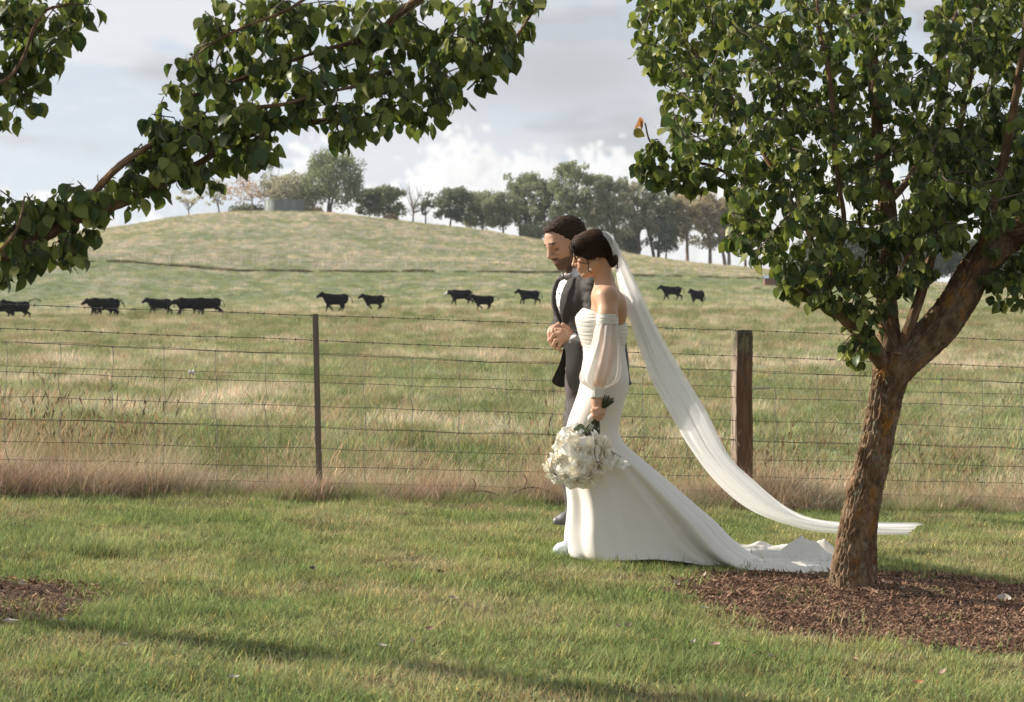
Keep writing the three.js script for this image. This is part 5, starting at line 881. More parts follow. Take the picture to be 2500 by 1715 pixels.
// ---------------------------------------------------------------- the bride
const DB = 10.2, bp = (px, py, z = 0) => at(px, py, DB - z);
const gownMat = mat([0.74, 0.70, 0.635], 0.45, { specularIntensity: 0.4 });
{
  const foot = bp(1440, 1352); foot.y = groundY(foot.x, foot.z);
  const o = thing('person', 'woman in white off-shoulder gown with long train and veil, holding flowers downward', 'person', foot);
  const hq = turnTo(-2 * deg, 15 * deg, -4 * deg), hc = bp(1447, 613, 0.0), hs = 0.92, head = placed(headField({ male: false }), hc, hq, hs);
  const A = (px, py, z) => bp(px, py, z);
  // skin: head, neck, shoulders, both arms and the hand that holds the stems
  const hand = [
    [ellipsoid(A(1457, 992, 0.225), V(0.026, 0.042, 0.034), turnTo(0, 0.12)), 0.02], [capsule(A(1456, 955, 0.222), A(1457, 975, 0.225), 0.025, 0.026), 0.02],
    ...chain([A(1446, 1002, 0.255), A(1450, 1016, 0.268), A(1461, 1024, 0.262), A(1468, 1022, 0.245)], 0.0098, 0.012),
    ...chain([A(1450, 1004, 0.262), A(1457, 1015, 0.272), A(1467, 1019, 0.264), A(1473, 1014, 0.246)], 0.0098, 0.012),
    ...chain([A(1458, 1002, 0.262), A(1465, 1010, 0.270), A(1473, 1010, 0.260), A(1475, 1003, 0.244)], 0.0095, 0.012),
    ...chain([A(1464, 997, 0.256), A(1470, 1003, 0.262), A(1477, 1001, 0.252)], 0.0088, 0.012),
    ...chain([A(1450, 985, 0.20), A(1452, 1004, 0.188), A(1460, 1018, 0.19)], 0.0108, 0.014)];
  const sk = [[head, 0], [capsule(head.world(0.030, -0.068, 0), A(1478, 716, 0), 0.045, 0.049), 0.03], [ellipsoid(A(1485, 765, 0), V(0.088, 0.105, 0.135)), 0.05], [capsule(A(1482, 724, -0.14), A(1482, 722, 0.14), 0.040, 0.040), 0.07],
    [capsule(A(1462, 722, -0.10), A(1462, 722, 0.10), 0.018, 0.018), 0.05], [ellipsoid(A(1506, 756, 0.075), V(0.045, 0.075, 0.055)), 0.05], [ellipsoid(A(1506, 756, -0.075), V(0.045, 0.075, 0.055)), 0.05],
    [capsule(A(1482, 727, 0.155), A(1483, 775, 0.200), 0.050, 0.047), 0.04], [capsule(A(1483, 775, 0.200), A(1486, 862, 0.222), 0.046, 0.036), 0.03], [capsule(A(1486, 862, 0.222), A(1474, 900, 0.228), 0.036, 0.034), 0.03], [capsule(A(1474, 900, 0.228), A(1456, 962, 0.222), 0.034, 0.0245), 0.02],
    [capsule(A(1482, 727, -0.155), A(1486, 800, -0.19), 0.049, 0.042), 0.04], [capsule(A(1486, 800, -0.19), A(1480, 850, -0.20), 0.04, 0.034), 0.03], [capsule(A(1480, 850, -0.20), A(1430, 838, -0.16), 0.033, 0.025), 0.02]];
  const sf = blend(sk), hf = blend(hand);
  const tone = (x, y, z) => {
    const l = head.local(x, y, z), n = fbm3(x * 50, y * 50, z * 50, 2); let c = [0.56, 0.32, 0.203].map(v => v * (1 + 0.05 * n));
    if (Math.abs(l.x) < 0.16 && Math.abs(l.y) < 0.16) {
      const az = Math.abs(l.z);
      const lips = sstep(1.15, 0.85, Math.hypot((l.y + 0.0795) / 0.0125, az / 0.022)) * sstep(-0.085, -0.092, l.x); c = mix3(c, [0.46, 0.19, 0.15], lips * 0.8);
      const teeth = sstep(0.0036, 0.0022, Math.abs(l.y + 0.0795)) * sstep(0.017, 0.014, az) * sstep(-0.088, -0.092, l.x); c = mix3(c, [0.62, 0.56, 0.50], teeth * 0.8);
      const brow = sstep(0.0055, 0.0025, Math.abs(l.y - 0.013 - 0.005 * Math.sin(az * 60))) * sstep(0.012, 0.018, az) * sstep(0.056, 0.046, az) * sstep(-0.055, -0.07, l.x); c = mix3(c, [0.06, 0.035, 0.024], brow * 0.85);
      const lash = sstep(0.0046, 0.002, Math.abs(l.y + 0.0205)) * sstep(0.015, 0.020, az) * sstep(0.052, 0.046, az) * sstep(-0.055, -0.066, l.x); c = mix3(c, [0.02, 0.013, 0.011], lash * 0.95);
      const cheek = sstep(0.032, 0.0, Math.hypot(l.y + 0.045, az - 0.045)); c = mix3(c, [0.52, 0.20, 0.14], cheek * 0.35);
    }
    const nail = 0; return c;
  };
  const lo = A(1380, 985), hi = A(1545, 545);
  wpart('body', mergeGeometries([nets((x, y, z) => sf(x, y, z), V(lo.x, lo.y, -DB - 0.27), V(hi.x, hi.y, -DB + 0.30), 0.0042, tone), nets(hf, V(A(1432, 0).x, A(0, 1040).y, -DB + 0.13), V(A(1492, 0).x, A(0, 940).y, -DB + 0.32), 0.0028, tone)]), skinMat, o);
  // ---- hair: swept back over the ears into a low bun
  const hairMat = mat([0.030, 0.0165, 0.0105], 0.62, { sheen: 0.25, sheenColor: new THREE.Color(0.55, 0.35, 0.22), specularIntensity: 0.5 });
  const bun = A(1488, 634, -0.005), bq = turnTo(0, -0.5);
  const cap = (x, y, z) => {
    let d = smin(ellipsoid(V(0.014, 0.022, 0), V(0.106, 0.094, 0.086))(x, y, z), ellipsoid(V(-0.056, 0.056, 0), V(0.050, 0.040, 0.056))(x, y, z), 0.03);
    for (const s of [-1, 1]) { d = smin(d, ellipsoid(V(-0.036, 0.022, s * 0.048), V(0.074, 0.056, 0.036))(x, y, z), 0.02); d = smin(d, ellipsoid(V(0.004, -0.022, s * 0.070), V(0.056, 0.034, 0.027))(x, y, z), 0.02); }
    const az = Math.abs(z), side = sstep(0.016, 0.045, az);
    // hairline: high over the forehead, swept down across the temple to the ear, then to the nape
    const yl = x < -0.045 ? 0.0065 - 0.91 * (x + 0.108) : x < 0.02 ? -0.051 : -0.051 - 0.25 * (x - 0.02); d = smax(d, (lerp(0.062 + 0.4 * clamp(x + 0.09, 0, 1), yl, side) - y) * 0.75, 0.010); return d;
  };
  const capF = placed(cap, hc, hq, hs), hairField = (x, y, z) => { let d = capF(x, y, z); d = smin(d, ellipsoid(bun, V(0.043, 0.040, 0.050), bq)(x, y, z), 0.035); const l = head.local(x, y, z); const w = Math.sin((l.y * 1.0 + l.x * 0.45) * 330 + 5 * n3(l.x * 14, l.y * 14, l.z * 14)); return d - 0.0003 * w - 0.0012 * n3(l.x * 10, l.y * 26, l.z * 20); };
  const bHair = nets(hairField, V(hc.x - 0.16, hc.y - 0.15, hc.z - 0.14), V(hc.x + 0.19, hc.y + 0.16, hc.z + 0.14), 0.0032);
  const bBack = V(1, 0, 0).applyQuaternion(hq), bUp = V(0, 1, 0).applyQuaternion(hq);
  const bStr = hairs(hairField, bHair, 2600, 15, { len: 0.065, step: 0.008, lift: 0.0012, r0: 0.00062, flow: (q) => { const db = q.distanceTo(bun); if (db < 0.055) return V(-(q.y - bun.y), q.x - bun.x, 0.3 * (q.z - bun.z)).normalize(); const l = head.local(q.x, q.y, q.z), w = bun.clone().sub(q).normalize(); return w.multiplyScalar(0.8).addScaledVector(bBack, 0.5).addScaledVector(bUp, l.x < -0.05 ? -0.35 : 0.05); } });
  wpart('hair_strands', bStr, mat([0.085, 0.047, 0.029], 0.5, { specularIntensity: 0.6 }), o).userData.kind = 'stuff';
  wpart('hair', bHair, mat([0.026, 0.0145, 0.0095], 0.75, { specularIntensity: 0.25 }), o);
  { // flyaways
    const lock = (pts) => wpart('loose_lock', mergeGeometries([0, 1, 2, 3, 4, 5].map(k => limb(pts.map(([x, y, z], i) => A(x + (k - 2.5) * 0.75 * Math.sin(i * 1.2 + k), y + (k % 3) * 0.7, z + k * 0.0015)), [0.0010, 0.0013, 0.0010, 0.0003], { seg: 6, sub: 6 }))), hairMat, o);
    lock([[1394, 592, 0.04], [1401, 615, 0.062], [1407, 634, 0.070], [1419, 641, 0.078], [1436, 642, 0.088], [1442, 641, 0.086]]);
    lock([[1417, 606, 0.045], [1425, 622, 0.076], [1434, 634, 0.086], [1436, 648, 0.09], [1437, 659, 0.09], [1446, 667, 0.088]]);
    lock([[1396, 590, 0.035], [1394, 604, 0.055], [1397, 618, 0.060], [1400, 628, 0.062]]);
    lock([[1503, 636, 0.02], [1509, 645, 0.02], [1507, 654, 0.02], [1504, 657, 0.02]]);
  }
  { const e = A(1442, 659, 0.083), g = new THREE.SphereGeometry(0.0065, 16, 12); g.translate(e.x, e.y, e.z); wpart('earring', g, mat([0.82, 0.78, 0.74], 0.25, { clearcoat: 0.6 }), o); }
  // ---- gown: [py at the front, front px, back px, half depth in metres, how many pixels lower the back is]
  const rows = [[752, 1425, 1527, 0.128, 34], [764, 1412, 1531, 0.142, 31], [778, 1404, 1533, 0.148, 27], [800, 1408, 1532, 0.145, 20], [825, 1415, 1529, 0.132, 9], [848, 1423, 1526, 0.122, 2], [870, 1424, 1528, 0.130, 0], [900, 1420, 1533, 0.150, 0], [930, 1417, 1536, 0.168, 0], [958, 1411, 1533, 0.176, 0], [990, 1400, 1523, 0.174, 0], [1023, 1388, 1515, 0.166, 0], [1052, 1381, 1512, 0.158, 0], [1080, 1378, 1523, 0.160, 0], [1111, 1377, 1556, 0.172, 0], [1140, 1377, 1591, 0.190, 0], [1189, 1381, 1650, 0.222, 0], [1230, 1385, 1700, 0.250, 0], [1268, 1382, 1748, 0.276, 0], [1300, 1378, 1783, 0.296, 0], [1328, 1377, 1822, 0.312, 0], [1342, 1378, 1856, 0.322, 4], [1350, 1380, 1900, 0.330, 14]];
  const col = [0, 1, 2, 3, 4].map(k => curve1(rows.map((q, i) => [i, q[k]]))), last = rows.length - 1;
  const gown = (u, v, thick = 0, raw = false) => {
    const k = v * last, py = col[0](k), xf = col[1](k), xb = col[2](k), hz = col[3](k), tilt = col[4](k), a = u * Math.PI * 2, c = Math.cos(a), s = Math.sin(a);       // a = 0 front, pi back, pi/2 towards the lens
    const flare = sstep(13, last, k), xc = (xf + xb) / 2, rx = (xb - xf) / 2;
    // the skirt is widest well forward and draws out to the back
    let x = xc - rx * Math.sign(c) * Math.pow(Math.abs(c), lerp(1, 0.85, flare)), z = hz * s * lerp(1, 0.92 + 0.22 * c, flare);
    let y = py + tilt * (1 - c) / 2;
    if (k < 1) y += 0;
    // drawn folds running from the knee down to the hem and into the train
    const near = s > 0 ? 1 : 0.7, bell = (m, w) => Math.exp(-(((a - m) / w) ** 2));
    const folds = -0.088 * bell(1.60, 0.36) - 0.036 * bell(2.02, 0.08) + 0.088 * sstep(2.02, 2.20, a) * sstep(2.95, 2.25, a) - 0.020 * bell(2.46, 0.05) - 0.022 * bell(2.66, 0.05) - 0.014 * bell(2.84, 0.04) + 0.034 * bell(0.95, 0.15) - 0.026 * bell(0.66, 0.10) + 0.022 * bell(0.44, 0.08) - 0.014 * bell(0.24, 0.06) - 0.010 * bell(1.22, 0.08) + (s < 0 ? 0.02 * Math.sin(a * 7) : 0);
    const g = sstep(13.2, 19, k); let off = folds * g * near - thick;
    // gathered bodice
    const ruche = k < 6.2 ? (0.00085 * Math.sin(y * 0.62 + 2.6 * n2(u * 5, y * 0.018) + 6 * (u - 0.25)) + 0.0006 * Math.sin(y * 1.05 + 3 * n2(u * 6 + 4, y * 0.03))) * sstep(0, 1, k) * sstep(6.2, 5.2, k) : 0; off += ruche;
    if (k < 0.6) off += 0.003;
    const q = bp(x, y, z + s * off); q.x += -c * off * (k > 13 ? 0.5 : 1);
    // soft kicks of cloth at the front of the hem, over the shoe
    if (k > 16) q.z += 0.030 * Math.sin(u * 40 + k * 0.5) * sstep(16, 22, k) * Math.exp(-(((u - 0.09) / 0.07) ** 2));
    if (k > last - 7) { const f = sstep(last - 7, last, k), e = k >= last - 1e-6 ? q : gown(u, 1, thick, true); if (!raw) { const gy = groundY(e.x, e.z) + 0.010 + 0.026 * sstep(0.02, 0.2, u) * sstep(0.42, 0.25, u) * (0.7 + 0.35 * Math.sin(u * 37)); q.y += (gy - e.y) * f; } }
    return q;
  };
  wpart('gown', mergeGeometries([sheet(220, 300, (u, v) => gown(u, v), null, true), sheet(120, 30, (u, v) => gown(u, 1 - v * 0.06, 0.006), null, true), sheet(110, 6, (u, v) => gown(u, v * 0.02, 0.004), null, true)]), gownMat, o);
  // ---- the train, lying in folds behind her on the grass
  const trainTop = [[1775, 1330, 0.05], [1830, 1330, 0.06], [1900, 1329, 0.06], [1960, 1326, 0.05], [2010, 1330, 0.05], [2065, 1338, 0.04]], nearEdge = [[1740, 0.20], [1800, 0.26], [1870, 0.33], [1937, 0.34], [2000, 0.22], [2095, 0.04]], farEdge = [[1740, -0.30], [1790, -0.45], [1860, -0.50], [1930, -0.52], [2010, -0.46], [2100, -0.34]];
  const nE = [curve1(nearEdge.map((q, i) => [i, q[0]])), curve1(nearEdge.map((q, i) => [i, q[1]]))], fE = [curve1(farEdge.map((q, i) => [i, q[0]])), curve1(farEdge.map((q, i) => [i, q[1]]))];
  const ridge = (d, w) => Math.exp(-((d / w) ** 2));
  wpart('train', sheet(170, 130, (u, v) => {
    const k = u * 5, px = lerp(nE[0](k), fE[0](k), v), z = lerp(nE[1](k), fE[1](k), v), x = (px - CX) / FPX * DB, Z = -DB + z;
    const e = Math.min(1, Math.min(v, 1 - v, (1 - u) * 1.6) * 9);
    // long flat-sided folds, each from [u, v] to [u, v], highest at its crest
    const fold = (u0, v0, u1, v1, hgt, w, crest) => { const t = (u - u0) / (u1 - u0), vc = lerp(v0, v1, t), d = Math.abs(v - vc) / (w * (0.55 + 0.45 * clamp(t, 0, 1))), up = t < crest ? sstep(-0.15, crest, t) : 1 - sstep(crest, 1.35, t); return hgt * up * Math.sqrt(Math.max(0, 1 - d) ** 2 + 0.004) * (d < 1.2 ? 1 : 0); };
    const tri = (d, w) => Math.max(0, 1 - Math.abs(d) / w);
    let h = 0.010 + fold(-0.2, 0.05, 1.0, 0.10, 0.036, 0.09, 0.5) + fold(0.0, 0.30, 1.1, 0.20, 0.034, 0.075, 0.8) + fold(0.1, 0.46, 1.1, 0.32, 0.036, 0.06, 0.75) + fold(0.1, 0.66, 1.0, 0.50, 0.046 + 0.075 * tri(u - 0.70, 0.15), 0.085, 0.62) + fold(0.4, 0.80, 1.1, 0.66, 0.040 + 0.060 * tri(u - 0.86, 0.10), 0.08, 0.62) + fold(-0.1, 0.90, 0.75, 0.92, 0.055 + 0.012 * Math.sin(u * 30), 0.08, 0.6) + fold(0.0, 0.78, 0.6, 0.80, 0.032, 0.06, 0.6) + fold(0.5, 0.40, 1.0, 0.62, 0.030, 0.05, 0.6);
    h += 0.05 * (1 - sstep(0.0, 0.22, u)) * Math.sin(v * Math.PI) + 0.004 * n2(u * 9 + v * 6, v * 14 - u * 5);
    return V(x, groundY(x, Z) + 0.014 + h * (0.15 + 0.85 * e), Z);
  }), gownMat, o);
  // ---- sleeves: a gathered band, a sheer balloon and a buttoned cuff
  const sheer = mat([0.86, 0.83, 0.79], 0.9, { transparent: true, opacity: 0.50, sheen: 0.3 }), band = gownMat;
  const tube3 = (rowsT, fnOff, nu, nv, thickZ) => sheet(nu, nv, (u, v) => { const f = v * (rowsT.length - 1), i = Math.min(Math.floor(f), rowsT.length - 2), t = f - i, L = (k) => { const a = rowsT[Math.max(i - 1, 0)][k], b = rowsT[i][k], c = rowsT[i + 1][k], d = rowsT[Math.min(i + 2, rowsT.length - 1)][k]; return 0.5 * (2 * b + (c - a) * t + (2 * a - 5 * b + 4 * c - d) * t * t + (3 * b - a - 3 * c + d) * t * t * t); }; const a = u * Math.PI * 2, py = L(0), x0 = L(1), x1 = L(2), zc = L(3), rz = L(4), o2 = fnOff(a, v), x = (x0 + x1) / 2 - (x1 - x0) / 2 * Math.cos(a) * (1 + o2), z = zc + rz * Math.sin(a) * (1 + o2); return A(x, py + (rowsT[0][5] ?? 0) * 0, z); }, null, true);
  wpart('sleeve_band', tube3([[767, 1456, 1509, 0.196, 0.062], [778, 1455, 1510, 0.201, 0.062], [792, 1456, 1510, 0.205, 0.058]], (a, v) => 0.010 * Math.sin(v * 17 + 2 * Math.sin(a * 2)) + 0.007 * Math.sin(v * 29 + Math.sin(a) * 2), 48, 24), band, o);
  const gather = (a, v) => (0.055 * Math.sin(a * 13 + 2 * Math.sin(v * 3)) + 0.05 * Math.sin(a * 7 + 1.3 + v * 1.5)) * (0.35 + 0.65 * Math.sin(Math.PI * clamp(v * 0.9 + 0.05)));
  wpart('sheer_sleeve', tube3([[790, 1458, 1508, 0.206, 0.052], [806, 1453, 1511, 0.212, 0.066], [835, 1448, 1513, 0.222, 0.080], [865, 1438, 1514, 0.228, 0.092], [895, 1427, 1515, 0.232, 0.098], [918, 1419, 1512, 0.232, 0.096], [934, 1421, 1504, 0.230, 0.082], [945, 1434, 1487, 0.226, 0.055], [950, 1440, 1477, 0.224, 0.038]], gather, 150, 80), sheer, o);
  wpart('cuff', tube3([[944, 1441, 1476, 0.223, 0.036], [956, 1440, 1476, 0.223, 0.035], [971, 1438, 1474, 0.223, 0.0345]], (a, v) => 0.01 * Math.sin(a * 5 + v * 3), 40, 10), band, o);
  for (let i = 0; i < 5; i++) { const e = A(1452 + 0.5 * (i % 2), 947 + i * 5, 0.2615), g = new THREE.SphereGeometry(0.0042, 10, 8); g.translate(e.x, e.y, e.z); wpart('cuff_button', g, mat([0.84, 0.81, 0.76], 0.3), o); }
  // ---- canvas shoe
  { const t = A(1352, 1350, 0.05), h = A(1415, 1352, 0.05); t.y = groundY(t.x, t.z) + 0.016; h.y = t.y; const up = nets(blend([[capsule(t.clone().add(V(0.035, 0.014, 0)), h.clone().add(V(0, 0.035, 0)), 0.033, 0.043), 0], [capsule(h.clone().add(V(0, 0.03, 0)), h.clone().add(V(0, 0.09, 0)), 0.045, 0.042), 0.03], [ellipsoid(t.clone().add(V(0.032, 0.010, 0)), V(0.036, 0.025, 0.038)), 0.01]]), V(t.x - 0.06, t.y - 0.03, t.z - 0.1), V(h.x + 0.09, h.y + 0.16, h.z + 0.1), 0.005);
    wpart('shoe', up, mat([0.68, 0.74, 0.78], 0.75), o);
    wpart('shoe_sole', sheet(60, 6, (u, v) => { const a = u * 6.2832, L = 0.080, cx = t.x + 0.080, x = cx - Math.cos(a) * L * 1.02, z = t.z + Math.sin(a) * 0.039 * (1 - 0.12 * Math.cos(a * 2)); return V(x, t.y - 0.026 + 0.026 * v, z + 0.001 * v); }, null, true), mat([0.74, 0.74, 0.73], 0.6), o);
    wpart('lace', mergeGeometries([0, 1, 2, 3].map(i => limb([t.clone().add(V(0.058 + i * 0.013, 0.046 + i * 0.004, 0.032)), t.clone().add(V(0.056 + i * 0.013, 0.062 + i * 0.005, 0)), t.clone().add(V(0.058 + i * 0.013, 0.046 + i * 0.004, -0.032))], [0.0032, 0.0032], { seg: 6, sub: 4 }))), mat([0.80, 0.80, 0.80], 0.8), o); }
  // ---- the veil: gathered tulle streaming from the comb to the grass behind the train
  const upper = [[1464, 565, 0.03], [1480, 565, 0.03], [1498, 584, 0.02], [1516, 616, -0.02], [1552, 688, -0.15], [1601, 795, -0.24], [1636, 861, -0.30], [1688, 945, -0.38], [1722, 995, -0.44], [1787, 1119, -0.58], [1840, 1173, -0.66], [1918, 1238, -0.76], [1975, 1264, -0.82], [2053, 1275, -0.88], [2140, 1275, -0.92], [2236, 1276, -0.95]];
  const lower = [[1463, 570, 0.045], [1478, 580, 0.055], [1492, 606, 0.050], [1500, 650, -0.03], [1512, 712, -0.13], [1536, 778, -0.17], [1562, 850, -0.24], [1590, 925, -0.34], [1625, 992, -0.42], [1679, 1087, -0.55], [1744, 1172, -0.66], [1818, 1236, -0.76], [1880, 1267, -0.84], [1980, 1297, -0.88], [2100, 1306, -0.92], [2224, 1306, -0.95]];
  const uc = new THREE.CatmullRomCurve3(upper.map(q => A(...q)), false, 'centripetal'), lc = new THREE.CatmullRomCurve3(lower.map(q => A(...q)), false, 'centripetal');
  const veilF = (ph, amp, inset) => (u, v) => { const a = uc.getPoint(v), b = lc.getPoint(v), w = lerp(inset, 1 - inset, u); const q = a.clone().lerp(b, w); const g = sstep(0.0, 0.12, v); q.z += amp * clamp(a.distanceTo(b) / 0.16, 0.15, 1) * (1.6 * n2(w * 2.2 + ph * 3, v * 2.0) + 0.28 * n2(w * 6 + ph, v * 1.4)) * (0.4 + 0.6 * g) + 0.02 * Math.sin(v * 7 + ph); const d = b.clone().sub(a); q.addScaledVector(d, 0.02 * Math.sin(v * 19 + ph) * (w > 0.5 ? 1 : -1) * g); if (v > 0.95) q.x += (v - 0.95) / 0.05 * 0.04 * n2(w * 2.5 + ph, 2); const gy = groundY(q.x, q.z) + 0.012; if (q.y < gy) q.y = gy; return q; };
  const tulle = mat([0.94, 0.93, 0.92], 0.97, { transmission: 0.5, thickness: 0, transparent: true, opacity: 0.78, specularIntensity: 0.2 });
  wpart('veil', mergeGeometries([sheet(90, 260, veilF(0, 0.012, 0)), sheet(80, 260, (u, v) => { const q = veilF(0.7, 0.010, 0.12)(u, v); q.z -= 0.035; return q; })]), tulle, o);
  { const c = A(1469, 566, 0), g = limb([A(1462, 570, 0.03), c, A(1466, 572, -0.04)], [0.004, 0.006, 0.004], { seg: 8 }); wpart('comb', g, mat([0.75, 0.72, 0.66], 0.3), o); }
}
console.log('bride done');

// ================================================================ the bouquet, held upside down
{
  const r = rng(404), Z = 0.275, B = (px, py, z) => bp(px, py, z), c0 = B(1412, 1112, Z), o = thing('bouquet', 'bouquet of white reflexed roses held upside down by its green stems', 'bouquet', c0);
  const petalMats = [[0.91, 0.87, 0.77], [0.92, 0.90, 0.83], [0.89, 0.81, 0.66]].map(q => mat(q, 0.7, { transmission: 0.28, thickness: 0, sheen: 0.2 }));
  // a petal of unit size: from the heart outwards, tip pointed and rolled back
  const petal = (roll, cup) => sheet(6, 7, (u, v) => { const a = (u - 0.5) * 2, w = 0.66 * Math.sin(Math.PI * Math.pow(0.12 + 0.80 * v, 0.95)) * (1 - 0.72 * v ** 5), t = v * roll, y = Math.sin(Math.min(t, 2.6)) / roll * 1.6, x = (1 - Math.cos(t)) / roll * 1.6; return V(a * w, y - cup * a * a * 0.12, x - 0.16 * a * a * (1 - v) - 0.10 * a * a * v * -1); });
  const shapes = { inner: petal(0.7, 1), mid: petal(1.3, 0.4), outer: petal(2.0, -0.3), back: petal(2.6, -0.6) };
  const rose = (px, py, z, size, dir) => {
    const g = new THREE.Group(); g.name = 'rose'; const c = B(px, py, z); g.position.copy(c.sub(c0)); g.quaternion.setFromUnitVectors(V(0, 1, 0), dir.normalize()); g.rotateY(r() * 6.28); g.scale.setScalar(size); o.add(g);
    const ringOf = (n, s, shape, tilt, rad, y, mi) => { for (let i = 0; i < n; i++) { const m = shadows(new THREE.Mesh(shapes[shape], petalMats[(mi + (r() < 0.3 ? 1 : 0)) % 3])); m.name = 'petal'; const a = (i + 0.5 * (n % 2) + (r() - 0.5) * 0.5) / n * Math.PI * 2; m.position.set(Math.sin(a) * rad, y, Math.cos(a) * rad); m.rotation.set(tilt * (0.85 + 0.3 * r()), a, (r() - 0.5) * 0.25, 'YXZ'); m.scale.setScalar(s * (0.88 + 0.24 * r())); g.add(m); } };
    ringOf(3, 0.62, 'inner', -0.12, 0.06, 0.12, 2); ringOf(4, 0.78, 'mid', 0.05, 0.12, 0.06, 0); ringOf(5, 0.92, 'mid', 0.38, 0.16, 0.0, 1); ringOf(5, 0.98, 'outer', 0.72, 0.18, -0.04, 1); ringOf(4, 0.9, 'back', 1.15, 0.18, -0.08, 0);
  };
  const spots = [[1398, 1062, 0.26], [1428, 1066, 0.30], [1452, 1078, 0.28], [1384, 1092, 0.27], [1410, 1096, 0.33], [1440, 1104, 0.33], [1468, 1098, 0.27], [1366, 1122, 0.27], [1390, 1130, 0.33], [1416, 1132, 0.35], [1434, 1136, 0.345], [1460, 1138, 0.30], [1358, 1158, 0.26], [1384, 1160, 0.30], [1410, 1166, 0.31], [1440, 1160, 0.31], [1348, 1142, 0.24], [1400, 1174, 0.27], [1470, 1122, 0.26], [1395, 1110, 0.19], [1430, 1145, 0.20]].filter((_, i) => ![1, 8, 10, 17].includes(i));
  for (const [px, py, z] of spots) rose(px, py, z, 0.043 * (0.82 + 0.42 * r()), V((px - 1415) / 55 + (r() - 0.5) * 0.5, -(py - 1098) / 55 + (r() - 0.5) * 0.5, (z - 0.24) * 14 + 0.25));
  // a spray of orchids trailing to the right
  for (const [px, py, z, s] of [[1490, 1118, 0.27, 0.036], [1505, 1128, 0.26, 0.034], [1520, 1134, 0.25, 0.032], [1482, 1136, 0.28, 0.034], [1476, 1108, 0.29, 0.036]]) {
    const g = new THREE.Group(); g.name = 'orchid'; const c = B(px, py, z); g.position.copy(c.sub(c0)); g.rotation.set(1.0 + 0.5 * r(), r() * 6, r()); g.scale.setScalar(s); o.add(g);
    for (let i = 0; i < 5; i++) { const m = shadows(new THREE.Mesh(shapes.mid, petalMats[1])); m.name = 'petal'; m.rotation.set(1.1, i / 5 * 6.283, 0, 'YXZ'); m.scale.setScalar(0.85); g.add(m); }
  }
  // stems bound in the hand: crossing, splayed at the cut ends above the wrist side
  const stemMats = [[0.060, 0.070, 0.026], [0.085, 0.090, 0.035], [0.045, 0.045, 0.022]].map(q => mat(q, 0.6));
  for (let i = 0; i < 17; i++) { const a = (i / 16 - 0.5), zz = 0.228 + 0.028 * (r() - 0.5); const pts = [B(1488 + a * 22 + 4 * r(), 966 + Math.abs(a) * 6 + 8 * r() + a * 10, zz + 0.01 * (r() - 0.5)), B(1468 + a * 10, 1000 + 4 * a, zz), B(1456 + a * 14, 1022, zz + 0.004), B(1446 + a * 36, 1046, zz + 0.02 * r()), B(1436 + a * 56, 1072, 0.26)]; wpart('stem', limb(pts, [0.0030, 0.0032, 0.0028], { seg: 6, sub: 3 }), stemMats[i % 3], o); }
  const leafy = (a, b, up, w) => { const d = b.clone().sub(a); return sheet(6, 10, (u, v) => { const s = (u - 0.5) * 2, ww = w * Math.sin(Math.PI * Math.pow(v, 0.8)); const q = a.clone().addScaledVector(d, v); q.y += s * ww + 0.004 * Math.sin(v * 5); q.z += 0.25 * Math.abs(s) * ww + up * Math.sin(v * 3.14); return q; }); };
  const lm = mat([0.13, 0.17, 0.09], 0.7, { transmission: 0.2, thickness: 0 });
  wpart('leaf', leafy(B(1428, 1044, 0.26), B(1399, 1047, 0.275), 0.012, 0.018), lm, o); wpart('leaf', leafy(B(1440, 1052, 0.25), B(1412, 1056, 0.27), 0.01, 0.012), lm, o); wpart('leaf', leafy(B(1455, 1050, 0.25), B(1458, 1076, 0.27), 0.01, 0.010), lm, o);
  { const g = nets(capsule(B(1448, 1016, 0.23), B(1441, 1024, 0.234), 0.016, 0.017), V(B(1430, 0, 0).x, B(0, 1034, 0).y, -DB + 0.19), V(B(1462, 0, 0).x, B(0, 1006, 0).y, -DB + 0.27), 0.003); wpart('ribbon', g, mat([0.80, 0.72, 0.64], 0.6), o); }
  const tw = mat([0.085, 0.052, 0.036], 0.8), twig = (pts) => wpart('twig', limb(pts.map(q => B(...q)), [0.0024, 0.0021, 0.0011], { seg: 6, sub: 5 }), tw, o);
  twig([[1476, 1094, 0.30], [1490, 1102, 0.295], [1502, 1108, 0.285], [1514, 1115, 0.27]]); twig([[1514, 1115, 0.27], [1515, 1124, 0.265], [1519, 1134, 0.26]]); twig([[1498, 1106, 0.29], [1499, 1114, 0.29]]);
  twig([[1453, 1090, 0.36], [1452, 1108, 0.37], [1455, 1122, 0.37], [1464, 1140, 0.36], [1475, 1154, 0.34]]); twig([[1459, 1128, 0.37], [1466, 1130, 0.37], [1472, 1134, 0.36]]);
}
console.log('bouquet done');

